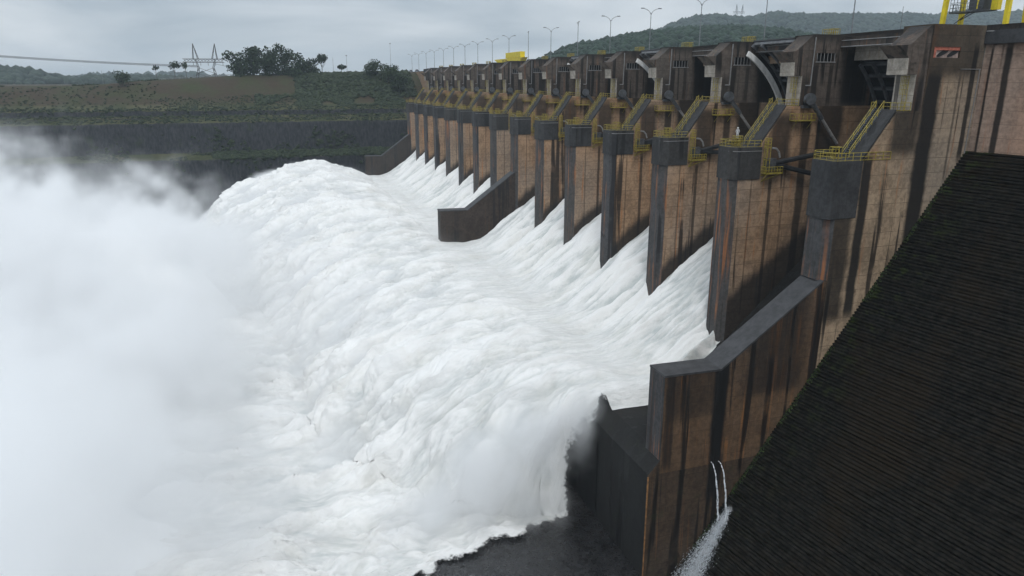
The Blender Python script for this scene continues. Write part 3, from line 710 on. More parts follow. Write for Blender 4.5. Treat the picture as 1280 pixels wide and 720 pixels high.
# ================================================================== foliage builders
def ico(sub=1):
    import bmesh
    bm = bmesh.new(); bmesh.ops.create_icosphere(bm, subdivisions=sub, radius=1.0)
    V = np.array([v.co[:] for v in bm.verts]); F = np.array([[v.index for v in f.verts] for f in bm.faces]); bm.free()
    return V, F
def canopy(name, pts, rad, mat, parent=None, sub=1, squash=0.8, rough=0.30):
    """one crown per point: lumpy low-poly balls joined into one mesh"""
    V0, F0 = ico(sub); n = len(pts); m = len(V0)
    pts = np.asarray(pts); rad = np.asarray(rad)
    noise_ = 1 + rough * rng.normal(size=(n, m)).clip(-1.6, 1.6)
    V = pts[:, None, :] + V0[None] * (noise_ * rad[:, None])[..., None] * np.array([1, 1, squash])
    F = (F0[None] + (np.arange(n) * m)[:, None, None]).reshape(-1, 3)
    tint = np.repeat(rng.random(n), m) * 0.6 + 0.4 * np.tile((V0[:, 2] + 1) / 2, n) * rng.random(n * m)
    return np_mesh(name, V.reshape(-1, 3), F, mat, parent, smooth=False, attrs={'tint': tint})
def leaf_cloud(name, blobs, n, size, mat, parent):
    """n leaf clumps (bent quads) spread through the volume of several ellipsoids (cx,cy,cz,rx,ry,rz)"""
    blobs = np.asarray(blobs, float); wts = blobs[:, 3] * blobs[:, 4] * blobs[:, 5]; wts /= wts.sum()
    b = blobs[rng.choice(len(blobs), n, p=wts)]
    d = rng.normal(size=(n, 3)); d /= np.linalg.norm(d, axis=1)[:, None]
    rr = rng.random(n) ** 0.45
    C = b[:, :3] + d * rr[:, None] * b[:, 3:]
    a = rng.normal(size=(n, 3)); a /= np.linalg.norm(a, axis=1)[:, None]
    u = np.cross(a, d + 0.3 * rng.normal(size=(n, 3))); u /= np.linalg.norm(u, axis=1)[:, None]; w = np.cross(a, u)
    s = size * (0.5 + rng.random(n))[:, None]
    V = np.stack([C - u * s, C + w * s * 0.7 + a * s * 0.25, C + u * s, C - w * s * 0.7 + a * s * 0.25], 1)
    F = np.arange(n * 4).reshape(n, 4)
    tint = np.repeat(rng.random(n), 4)
    return np_mesh(name, V.reshape(-1, 3), F, mat, parent, smooth=False, attrs={'tint': tint})
M['leaf_dark'] = foliage('dark_leaves', (0.008, 0.016, 0.008), (0.024, 0.042, 0.018), (0.055, 0.085, 0.034))
M['leaf_mid'] = foliage('mid_leaves', (0.010, 0.020, 0.008), (0.030, 0.050, 0.018), (0.065, 0.090, 0.032))
M['leaf_hill'] = foliage('hill_forest', (0.005, 0.013, 0.007), (0.013, 0.032, 0.015), (0.030, 0.060, 0.026))
M['leaf_far'] = foliage('far_forest', (0.008, 0.016, 0.010), (0.020, 0.036, 0.020), (0.04, 0.06, 0.032))
M['leaf_bush'] = foliage('bank_bush', (0.009, 0.016, 0.007), (0.024, 0.036, 0.014), (0.052, 0.062, 0.025))

def tree(px, py_base, Y, height, width, label, mat='leaf_dark', n=700, size=0.6, trunk=0.3, crown_lo=0.2, lobes=6, group=None, name='tree', cat='tree', sink=0.0):
    b = atY(px, py_base, Y); X = b[0]; Z = float(bank_h(np.array([X]), np.array([float(Y)]))[0]) - sink
    r = empty(name, (X, Y, Z))
    m = MB(); m.tube((0, 0, -0.4), (0.1, 0, height * 0.55), trunk, 7, trunk * 0.45)
    for k in range(5):
        a = random.uniform(0, 6.28); z0 = height * random.uniform(0.25, 0.5)
        m.tube((0.05, 0, z0), (math.cos(a) * width * 0.3, math.sin(a) * width * 0.3, z0 + height * 0.28), trunk * 0.4, 5, trunk * 0.15)
    m.build('trunk', M['bark'], r)
    bl = []
    for k in range(lobes):
        a = random.uniform(0, 6.28); q = random.uniform(0.1, 0.34) * width
        zz = height * random.uniform(crown_lo + 0.12, 0.84); rr = width * random.uniform(0.16, 0.28)
        bl.append((math.cos(a) * q, math.sin(a) * q, zz, rr, rr, min(rr * 0.85, height * (1 - crown_lo) * 0.3)))
    bl.append((0, 0, height * (0.5 + crown_lo * 0.5), width * 0.3, width * 0.3, height * (1 - crown_lo) * 0.45))
    leaf_cloud('crown', bl, n, size, M[mat], r)
    tag(r, label, cat, group)
    return r
Yb = 500
tree(153, 104, 486, 9.5, 13, 'lone low spreading tree on the bare brow left of the pylon', 'leaf_mid', 500, 0.55, 0.25, 0.15)
tree(196, 98, 505, 9.5, 5.0, 'spindly tree with a small tufted crown, leftmost of three thin trees', 'leaf_dark', 110, 0.5, 0.16, 0.6, 4, 'thin trees by the pylon')
tree(219, 97, 505, 11.5, 8.5, 'thin open-crowned tree in the middle of three, largest of them', 'leaf_dark', 230, 0.55, 0.18, 0.5, 5, 'thin trees by the pylon')
tree(233, 96, 507, 10.5, 5.5, 'spindly tree next to the pylon, rightmost of three thin trees', 'leaf_dark', 100, 0.5, 0.15, 0.55, 4, 'thin trees by the pylon')
GT = 'dense trees on the bank top'
tree(300, 97, 498, 17.5, 17, 'dark rounded tree at the left end of the dense clump', 'leaf_dark', 2000, 0.62, 0.4, -0.05, 11, GT, sink=1.5)
tree(316, 97, 503, 20, 15, 'tall dark tree second from the left in the dense clump', 'leaf_dark', 2000, 0.62, 0.4, -0.05, 11, GT, sink=1.5)
tree(337, 97, 497, 20.5, 18, 'broad dark tree with a high crown in the middle of the clump', 'leaf_dark', 2200, 0.62, 0.45, -0.05, 11, GT, sink=1.5)
tree(356, 97, 501, 21, 16, 'tallest dark tree of the dense clump on the brow', 'leaf_dark', 2000, 0.62, 0.4, -0.05, 11, GT, sink=1.5)
tree(374, 98, 496, 16.5, 16, 'dark tree right of the tallest in the dense clump', 'leaf_dark', 1800, 0.62, 0.35, -0.05, 10, GT, sink=1.5)
tree(389, 97, 500, 13, 13, 'lower dark tree at the right end of the dense clump', 'leaf_dark', 1300, 0.6, 0.3, -0.05, 9, GT, sink=1.5)
tree(403, 94, 503, 13.5, 9.5, 'single umbrella-crowned tree just right of the dense clump', 'leaf_dark', 520, 0.5, 0.28, 0.5, 5)
tree(427, 92, 505, 6.0, 8.0, 'small bushy tree between two poles on the brow', 'leaf_dark', 320, 0.5, 0.2, 0.35, 4)
tree(465, 100, 488, 10, 16, 'bushy tree on the brow left of the dam end', 'leaf_mid', 900, 0.55, 0.25, 0.0, 7)
tree(486, 104, 480, 12, 17, 'leafy tree growing against the far end of the dam', 'leaf_mid', 1100, 0.55, 0.25, 0.0, 7)
tree(500, 112, 470, 14, 15, 'dark leafy tree in the corner below the far end of the crest', 'leaf_dark', 1100, 0.55, 0.25, 0.0, 7)
# bank scrub: bushes nobody could count
bp, brr = [], []
def scatter(n, x0, x1, y0, y1, r0, r1, clump=0.0, zoff=0.2):
    X = rng.uniform(x0, x1, n * 5); Y = rng.uniform(y0, y1, n * 5)
    if clump:
        ok = perlin(X * 0.05, Y * 0.05, 2.2) > clump; X, Y = X[ok], Y[ok]
    X, Y = X[:n], Y[:n]; Z = bank_h(X, Y); rad = rng.uniform(r0, r1, len(X))
    bp.extend(np.stack([X, Y, Z + rad * zoff], -1).tolist()); brr.extend(rad.tolist())
scatter(2000, -30, 84, 424, 434, 0.5, 1.4, 0.0)
scatter(500, -150, -20, 424, 434, 0.4, 1.0, 0.12)
scatter(2200, -180, 84, 437, 451, 0.35, 0.9, 0.0)
scatter(1600, -6, 86, 452, 470, 0.5, 1.4, 0.02)
scatter(2600, 18, 92, 466, 500, 0.6, 1.7, 0.0)
scatter(500, -175, -60, 453, 492, 0.3, 0.8, 0.0)
scatter(500, -60, 20, 453, 470, 0.3, 0.7, 0.0)
scatter(350, -180, 84, 498, 503, 0.4, 1.0, 0.1)
scatter(500, 55, 84, 414, 432, 0.6, 1.6, 0.0)
tag(canopy('bank_scrub', bp, brr, M['leaf_bush'], sub=1, squash=0.75), 'low green scrub covering the benches of the far bank', kind='stuff')

# ================================================================== forested hills
def hill(name, ridge, Y, depth, ncrown, rc, mat, label, base=0.0):
    pts = np.array([atY(px, py, Y) for px, py in ridge])
    order = np.argsort(pts[:, 0]); rx, rz = pts[order, 0], pts[order, 2]
    x0, x1 = rx[0], rx[-1]
    def H(X, Yq):
        z = np.interp(X, rx, rz, left=base - 5, right=rz[-1]) - rc * 0.9
        z = np.where(X > x1, rz[-1] * np.exp(-((X - x1) / (depth * 1.2)) ** 2), z)
        f = np.exp(-((Yq - Y) / depth) ** 2)
        return base - 8 + (z - base + 8) * f
    xs_ = np.linspace(x0 - depth * 0.3, x1 + depth * 2.2, 90); ys_ = np.linspace(Y - depth * 2.2, Y + depth * 2.2, 40)
    A, B = np.meshgrid(xs_, ys_, indexing='ij')
    tag(np_mesh(name, np.stack([A, B, H(A, B)], -1).reshape(-1, 3), grid_faces(90, 40), M['bank']), kind='structure')
    n = int(ncrown * 1.35)
    X = rng.uniform(x0 - rc, x1 + depth * 1.0, n); Yq = Y - np.abs(rng.normal(size=n)) * depth * 0.75 + depth * 0.1
    Z = H(X, Yq); k = Z > base - 1.5
    X, Yq, Z = X[k], Yq[k], Z[k]
    rad = rc * (0.55 + 0.9 * rng.random(len(X)) ** 1.5)
    tag(canopy(name + '_forest', np.stack([X, Yq, Z + rad * 0.3], -1), rad, M[mat], sub=1, squash=0.85, rough=0.2), label, kind='stuff')
hill('green_hill', [(672, 77), (690, 68), (712, 59), (735, 53), (768, 47), (800, 41), (840, 37), (880, 34), (930, 33.5), (955, 36), (985, 42), (1020, 46), (1080, 49), (1150, 52), (1290, 54)], 800, 150, 9500, 4.3, 'leaf_hill', 'dense green forest on the low hill behind the crest')
hill('far_ridge', [(805, 44), (825, 38), (845, 29), (868, 22), (885, 19), (905, 20), (925, 26), (945, 20), (965, 16.5), (1000, 19), (1040, 18), (1080, 19), (1120, 18), (1165, 20), (1205, 14), (1240, 16), (1270, 15), (1300, 17)], 1900, 330, 6500, 9.5, 'leaf_far', 'hazy forest on the far ridge behind the dam')
hill('left_ridge', [(-60, 83), (-20, 86), (10, 86), (35, 87), (55, 91), (75, 96), (95, 99), (110, 101)], 1500, 160, 900, 8, 'leaf_far', 'hazy wooded ridge at the far left', base=-3)
hill('left_far_ridge', [(40, 99), (90, 97), (125, 92), (160, 94), (200, 92), (235, 90), (270, 95), (310, 97), (360, 99)], 2900, 250, 800, 12, 'leaf_far', 'faint misty wooded ridge behind the pylon', base=-3)

# ================================================================== lamp posts on the crest
def make_lamp(single=False):
    r = empty('lamp_post', (0, 0, 0))
    MB().tube((0, 0, 0), (0, 0, 11.2), 0.13, 7, 0.08).build('pole', M['lamp'], r)
    for s_ in ((-1, 1) if not single else (1,)):
        a = MB().path([(0, 0, 10.6), (s_ * 0.5, 0, 11.5), (s_ * 1.3, 0, 12.0), (s_ * 2.1, 0, 12.2)], 0.07, 5).build('arm', M['lamp'], r)
        MB().box(s_ * 2.0, s_ * 2.9, -0.2, 0.2, 12.13, 12.35).build('lamp_head', M['lamp'], a)
    return r
l0 = make_lamp()
for o in bpy.data.objects:
    if o.parent: kidmap.setdefault(o.parent.name, []) ; 
kidmap.clear()
for o in bpy.data.objects:
    if o.parent: kidmap.setdefault(o.parent.name, []).append(o)
k = 0
for n in range(-3, 15):
    Y = 183.6 + 24.65 * n
    if Y < 100: continue
    o = l0 if k == 0 else copy_tree(l0, None, kid)
    o.location = (101, Y, 7.0)
    if n in (1, 3): pass
    o.rotation_euler = (0, 0, R(72) if n in (2, 4) else R(-8))
    k += 1
    tag(o, f'{ORD[k]} tall twin-arm street lamp from the right along the crest road', 'street lamp', 'lamp posts along the crest')
# slim masts among the lamps and on the bank
def mast(loc, h, label, lamp=True, rad=0.12):
    r = empty('mast', loc); MB().tube((0, 0, 0), (0, 0, h), rad, 6, rad * 0.6).build('pole', M['lamp'], r)
    if lamp: MB().box(-0.45, 0.45, -0.3, 0.3, h, h + 0.5).build('lamp_head', M['lamp'], r)
    tag(r, label, 'mast')
p = atX(1127, 25, 99); mast((99, p[1], 7.0), 4.8, 'short thin antenna mast on the crest between the abutment and the first lamp', False, 0.06)
for (px, yt, yb, Y, lb) in [(489, 55, 90, 520, 'tall slender mast left of the far lamp posts'), (417, 72, 90, 507, 'bare pole right of the umbrella-crowned tree'), (434, 70, 90, 507, 'pole with a flat lamp head above the bank top'),
                           (129, 88, 104, 500, 'leaning bare pole left of the lone spreading tree')]:
    a = atY(px, yb, Y); z = float(bank_h(np.array([a[0]]), np.array([float(Y)]))[0]); top = atY(px, yt, Y)[2]
    mast((a[0], Y, z), top - z, lb, px != 129 and px != 417)

# ================================================================== yellow crane, trolley, cars
cr = empty('gantry_crane', (98.8, 82.4, 7.7)); org = tuple(cr.location); yb_ = M['bright_yellow']
for (x, y) in ((97.4, 87.6), (97.4, 77.4), (101.0, 87.6), (101.0, 77.4)):
    l = MB(org); dx = 0.25 if x < 99 else -0.25
    l.add([(x-.26, y-.3, 7.72), (x+.26, y-.3, 7.72), (x+.26, y+.3, 7.72), (x-.26, y+.3, 7.72), (x-.3+dx, y-.35-(y-82.5)*0.05, 19), (x+.3+dx, y-.35-(y-82.5)*0.05, 19), (x+.3+dx, y+.35-(y-82.5)*0.05, 19), (x-.3+dx, y+.35-(y-82.5)*0.05, 19)],
          [(0,3,2,1),(4,5,6,7),(0,1,5,4),(1,2,6,5),(2,3,7,6),(3,0,4,7)])
    l.build('leg', yb_, cr, bevel=0.03)
MB(org).box(96.9, 98.0, 76.6, 88.2, 19, 20.4).build('top_girder', yb_, cr); MB(org).box(100.4, 101.5, 76.6, 88.2, 19, 20.4).build('top_girder', yb_, cr)
MB(org).box(98.0, 100.4, 78, 87, 19.2, 20.2).build('cross_beam', yb_, cr)
cb_ = MB(org).box(98.6, 100.2, 82.2, 84.6, 10.15, 12.6).build('cabin', M['cabin'], cr, bevel=0.05)
MB(org).box(98.55, 98.6, 83.0, 83.25, 10.2, 12.5).build('corner_post', yb_, cb_)
MB(org).box(99.3, 100.1, 80.6, 81.6, 9.95, 19).build('hoist_frame', yb_, cr)
MB(org).box(98.0, 100.3, 81.4, 87.2, 9.85, 10.0).build('walkway', M['cabin'], cr)
q = MB(org); rail(q, [(98.05, 82.0, 10.0), (98.05, 87.2, 10.0), (100.2, 87.2, 10.0)], 1.1, 0.04, 0.6); rail(q, [(98.05, 84.4, 11.2), (98.05, 87.2, 11.2)], 1.1, 0.04, 0.6); q.build('railing', M['cabin'], cr)
MB(org).tube((99.0, 84.6, 9.9), (98.6, 86.6, 8.4), 0.07, 5).tube((99.0, 83.6, 9.9), (98.9, 85.9, 8.9), 0.07, 5).build('brace', M['cabin'], cr)
tag(cr, 'bright yellow gantry crane legs and cabin standing on the crest at the right', 'crane')
tr = empty('crest_trolley', (98.5, 300, 8.2)); org = tuple(tr.location)
MB(org).add([(97.4, 281, 8.2), (99.6, 281, 8.2), (99.6, 312, 8.2), (97.4, 312, 8.2), (97.4, 279, 9.6), (99.6, 279, 9.6), (99.6, 317, 9.6), (97.4, 317, 9.6)], [(0,3,2,1),(4,5,6,7),(0,1,5,4),(1,2,6,5),(2,3,7,6),(3,0,4,7)]).build('lifting_beam', yb_, tr)
MB(org).box(97.5, 99.5, 282, 301, 9.7, 11.9).build('machine_house', yb_, tr, bevel=0.05)
for yy in (284, 308): MB(org).box(97.6, 99.4, yy, yy + 3, 7.0, 8.2).build('bogie', M['cabin'], tr)
tag(tr, 'yellow lifting trolley parked on the crest far along the dam', 'trolley')
def car(X, Y, col, label):
    r = empty('parked_car', (X, Y, 7.0)); c = plain('car_paint', col, 0.3)
    MB().prism_y([(-0.9, 0.35), (0.9, 0.35), (0.9, 0.9), (-0.9, 0.9)], -2.1, 2.1).build('body', c, r, bevel=0.08)
    m = MB(); m.add([(-.8, -1.3, .9), (.8, -1.3, .9), (.8, 1.2, .9), (-.8, 1.2, .9), (-.65, -.7, 1.5), (.65, -.7, 1.5), (.65, .7, 1.5), (-.65, .7, 1.5)], [(4,5,6,7),(0,1,5,4),(1,2,6,5),(2,3,7,6),(3,0,4,7)]); m.build('cabin', M['cabin'], r)
    for sx in (-.85, .85):
        for sy in (-1.3, 1.3): MB().tube((sx - .1, sy, .33), (sx + .1, sy, .33), .33, 10).build('wheel', M['dark'], r)
    tag(r, label, 'car', 'cars on the crest road')
car(98.3, 520, (0.03, 0.03, 0.035), 'dark car leftmost of those on the far end of the crest road')
car(98.3, 498, (0.06, 0.06, 0.07), 'grey car between two others on the far end of the crest road')
car(98.3, 462, (0.05, 0.05, 0.05), 'dark car nearest the piers on the far end of the crest road')
# far abutment of the dam
ab = empty('far_abutment', (95, 440, -10)); org = tuple(ab.location)
MB(org).box(97.2, 112, YN(14) + TH + 0.1, 540, -16, 6.9).build('abutment_wall', M['shaft'], ab)
MB(org).box(96.9, 112.3, YN(14) + TH + 0.1, 540, 6.9, 7.02).build('road_slab', M['asphalt'], ab)
for k in range(4): MB(org).box(96.6, 97.2, YN(14) + 8 + k * 9, YN(14) + 9.2 + k * 9, -16, 6.5).build('buttress', M['shaft'], ab)
tag(ab, 'brown ribbed abutment wall where the crest meets the far bank', 'wall')

# ================================================================== pylons and power line
def pylon(loc, h, w, label, rz=0.0, thin=1.0):
    r = empty('pylon', loc, rz); m = MB()
    def seg(a, b, rad=0.30): m.tube(a, b, rad * thin, 4)
    for sx in (-1, 1):
        for sy in (-1, 1):
            seg((sx * w * .50, sy * w * .3, 0), (sx * w * .32, sy * w * .12, h * .42)); seg((sx * w * .32, sy * w * .12, h * .42), (sx * w * .42, sy * w * .08, h * .62))
            seg((sx * w * .30, sy * w * .1, h * .62), (sx * w * .47, 0, h)); seg((sx * w * .52, sy * w * .1, h * .62), (sx * w * .47, 0, h))
        for k in range(4):
            f0, f1 = k / 4, (k + 1) / 4
            for sy in (-1, 1):
                xa = lambda f: sx * w * (.50 - .18 * f)
                seg((xa(f0), -sy * w * (.3 - .18 * f0), h * .42 * f0), (xa(f1), sy * w * (.3 - .18 * f1), h * .42 * f1), 0.16)
    for k in range(3):
        f = k / 3
        seg((-w * (.5 - .18 * f), 0, h * .42 * f), (w * (.5 - .18 * (f + .33)), 0, h * .42 * (f + .33)), 0.16); seg((w * (.5 - .18 * f), 0, h * .42 * f), (-w * (.5 - .18 * (f + .33)), 0, h * .42 * (f + .33)), 0.16)
    m.build('lattice_legs', M['rail_steel'], r)
    c = MB()
    for zz in (h * .55, h * .63):
        for sy in (-.1, .1): c.tube((-w * .95, sy * w, zz), (w * .8, sy * w, zz), 0.22, 4)
    for k in range(12):
        x = -w * .95 + k * w * 1.75 / 12; c.tube((x, -.1 * w, h * .55), (x + w * .145, .1 * w, h * .63), 0.15, 4); c.tube((x + w * .145, -.1 * w, h * .55), (x, .1 * w, h * .63), 0.15, 4)
    c.build('cross_arm', M['rail_steel'], r)
    i_ = MB()
    for k in range(6): x = -w * .85 + k * w * .32; i_.tube((x, 0, h * .55), (x, 0, h * .47), 0.16, 5)
    i_.build('insulator', M['rail_steel'], r)
    tag(r, label, 'pylon')
pb = atY(259, 97, 640); pylon((pb[0], 640, -2.0), 31.5, 17.5, 'twin-peaked steel lattice pylon on the brow of the bank', R(-10))
pb = atY(923, 30, 1850); pylon((pb[0], 1850, atY(923, 27, 1850)[2] - 6), 52, 22, 'faint distant pylon standing on the hazy ridge', 0.0, 1.3)
for k, dz in enumerate((0.0, 0.55, 1.1)):
    a = np.array(atY(-90, 62.5, 640)); b = np.array(atY(247, 82, 640)); m = MB(a)
    pts = [a + (b - a) * f + np.array([k * 0.4, k * 0.6, -dz - 5.0 * f * (1 - f)]) for f in np.linspace(0, 1, 24)]
    m.path([tuple(q) for q in pts], 0.16, 4)
    o = m.build('power_cable', M['rail_steel']); o.location = a
    tag(o, f'{["topmost", "middle", "lowest"][k]} strand of the sagging power line left of the pylon', 'cable', 'power line strands')
a, b = np.array(atY(270, 80, 640)), np.array(atY(345, 94, 700))
o = MB(a).path([tuple(a + (b - a) * f + np.array([0, 0, -3 * f * (1 - f)])) for f in np.linspace(0, 1, 10)], 0.14, 4).build('power_cable', M['rail_steel']); o.location = a
tag(o, 'short power line dropping right from the pylon behind the trees', 'cable')
# kerb fence along the brow road
f0 = MB((-20, 500, 3)); 
for X in np.arange(-62, -12, 2.0):
    z = float(skyline(np.array([X]))[0]); f0.box(X - .08, X + .08, 500.4, 500.6, z - .3, z + .9)
    z2 = float(skyline(np.array([X + 2.0]))[0]); f0.tube((X, 500.5, z + .75), (X + 2, 500.5, z2 + .75), 0.12, 4)
o = f0.build('guard_fence', M['pipe']); o.location = (-20, 500, 3); tag(o, 'pale low guard fence along the brow below the pylon', 'fence')
# ================================================================== drain jets and their splash on the near footing
M['jet'] = plain('falling_water', (0.72, 0.76, 0.80), 0.4, 0.0, 0.1, 3.0)
t = NT('broken_stream'); P_ = t.pos(); t.fin((0.74, 0.77, 0.80), 0.3, 0.5)
trn = t.node('ShaderNodeBsdfTransparent'); mxn = t.node('ShaderNodeMixShader')
t.l.new(t.mr(t.noise(P_, 2.6, 5, 0.7, (1.6, 1.6, 0.5)), 0.40, 0.56), mxn.inputs[0]); t.l.new(trn.outputs[0], mxn.inputs[1]); t.l.new(t.p.outputs[0], mxn.inputs[2]); t.l.new(mxn.outputs[0], t.out.inputs[0])
M['stream'] = t.m
for k, (x, z, lb) in enumerate(((57.4, -53.7, 'left of two thin water jets spurting from the near wall footing'), (58.8, -53.9, 'right of two thin water jets spurting from the near wall footing'))):
    r_ = empty('water_jet', (x, 79.7, z)); V = []; F = []; nseg = 60
    for j in range(nseg):
        f = j / (nseg - 1); out = 2.6 * f ** 0.6; drop = 8.4 * f ** 1.7
        c = np.array([0.35 * f + 0.03 * math.sin(j * 0.35 + k), -out, -drop]); rad = (0.06 + 0.12 * f) * (1 + (0.06 + 0.35 * f * f) * random.uniform(-1, 1))
        for a in range(8): V.append(c + rad * np.array([math.cos(a * .785), 0.4 * math.sin(a * .785), math.sin(a * .785) * 0.5]) * random.uniform(1 - .3 * f, 1 + .3 * f))
    F = [(j * 8 + a, j * 8 + (a + 1) % 8, (j + 1) * 8 + (a + 1) % 8, (j + 1) * 8 + a) for j in range(nseg - 1) for a in range(8)]
    np_mesh('stream', V, F, M['stream'], r_)
    tag(r_, lb, 'water jet', 'drain jets')
# splash: droplets and foam strands running down the steps
n = 14000
tt_ = rng.random(n) ** 0.8
cx = 59.6 - 7.6 * tt_; cz = -61.2 - 10.9 * tt_
wid = 0.3 + 1.9 * tt_
pos = np.stack([cx + rng.normal(size=n) * 0.25, 77.6 - 1.0 * tt_ + rng.normal(size=n) * wid * 0.55, cz + np.abs(rng.normal(size=n)) * 0.35], -1)
pos[:, 0] += (79.7 - pos[:, 1]) * 0.139
V0 = np.array([(1,0,0),(-1,0,0),(0,1,0),(0,-1,0),(0,0,1),(0,0,-1)], float); F0 = np.array([(0,2,4),(2,1,4),(1,3,4),(3,0,4),(2,0,5),(1,2,5),(3,1,5),(0,3,5)])
rad = 0.008 + 0.030 * rng.random(n) ** 3
o_ = np.array((57, 77, -66))
dn = np.array([-0.58, 0.0, -0.81]); Vl = V0[None] * rad[:, None, None]
Vd = pos[:, None, :] + Vl + dn * (V0[None, :, 2:3] * rad[:, None, None] * rng.uniform(2, 9, n)[:, None, None]) - o_
ob = np_mesh('splash', Vd.reshape(-1, 3), (F0[None] + (np.arange(n) * len(V0))[:, None, None]).reshape(-1, 3), M['jet']); ob.location = o_
tag(ob, 'white splash of droplets running down the dark steps', kind='stuff')

# ================================================================== worker on the second pier head
def person(loc, rz):
    r = empty('person', loc, rz)
    def skin(name, joints, edges, mat, parent, root=0):
        me = bpy.data.meshes.new(name); me.from_pydata([j[0] for j in joints], edges, []); o = bpy.data.objects.new(name, me); COL.objects.link(o); o.parent = parent
        mod = o.modifiers.new('skin', 'SKIN'); 
        for v, j in zip(me.skin_vertices[0].data, joints): v.radius = (j[1], j[1]); v.use_root = False
        me.skin_vertices[0].data[root].use_root = True
        s = o.modifiers.new('sub', 'SUBSURF'); s.levels = s.render_levels = 1
        me.materials.append(mat); return o
    J = [((0,0,.95),.15), ((0,0,1.15),.14), ((0,0,1.38),.16), ((0,0,1.5),.07), ((0,.02,1.62),.095), ((0,.02,1.72),.09),
         ((-.1,0,.88),.10), ((-.11,.03,.48),.075), ((-.11,0,.08),.055), ((-.11,.14,.04),.05), ((.1,0,.88),.10), ((.12,.06,.48),.075), ((.12,0,.08),.055), ((.12,.14,.04),.05),
         ((-.22,0,1.4),.065), ((-.29,.02,1.12),.052), ((-.25,.2,.98),.042), ((-.22,.3,1.0),.035), ((.22,0,1.4),.065), ((.30,.02,1.12),.052), ((.25,.18,.95),.042), ((.22,.28,.97),.035)]
    E_ = [(0,1),(1,2),(2,3),(3,4),(4,5),(0,6),(6,7),(7,8),(8,9),(0,10),(10,11),(11,12),(12,13),(2,14),(14,15),(15,16),(16,17),(2,18),(18,19),(19,20),(20,21)]
    skin('body', J, E_, plain('light_clothing', (0.45, 0.45, 0.45), 0.8), r)
    h = MB(); n = 10
    for k in range(4):
        a0, a1 = k * .39, (k + 1) * .39
        h.tube((0, .02, 1.68 + .14 * math.sin(a0)), (0, .02, 1.68 + .14 * math.sin(a1)), .15 * math.cos(a0), n, max(.01, .15 * math.cos(a1)))
    h.tube((0, .05, 1.67), (0, .05, 1.69), .19, n)
    h.build('helmet', M['white'], r, smooth=True)
    tag(r, 'person in pale clothing and white helmet standing above the yellow railing', 'person')
r_ = empty('work_stand', (75.7, YN(1) + 2.6, -10.48)); org = (0, 0, 0)
MB().box(-.5, .5, -.5, .5, 1.25, 1.33).build('deck', M['yellow'], r_)
q = MB(); rail(q, [(-.5, -.5, 0), (.5, -.5, 0), (.5, .5, 0), (-.5, .5, 0), (-.5, -.5, 0)], 1.3, 0.05, 0.5); q.build('frame', M['yellow'], r_)
tag(r_, 'small yellow framed stand on the head of the second pier', 'stand')
person((75.7, YN(1) + 2.6, -9.15), R(150))

# ================================================================== haze
hz = MB().box(-5100, 5100, -3050, 6100, -92, 235)
t = NT('haze_air'); t.n.remove(t.p); v = t.node('ShaderNodeVolumePrincipled')
v.inputs['Color'].default_value = (0.78, 0.90, 1.0, 1); v.inputs['Density'].default_value = 0.00013; v.inputs['Anisotropy'].default_value = 0.2
t.l.new(v.outputs[0], t.out.inputs['Volume'])
HAZE = hz.build('haze', t.m); tag(HAZE, 'thin grey-blue air over the valley', kind='stuff')
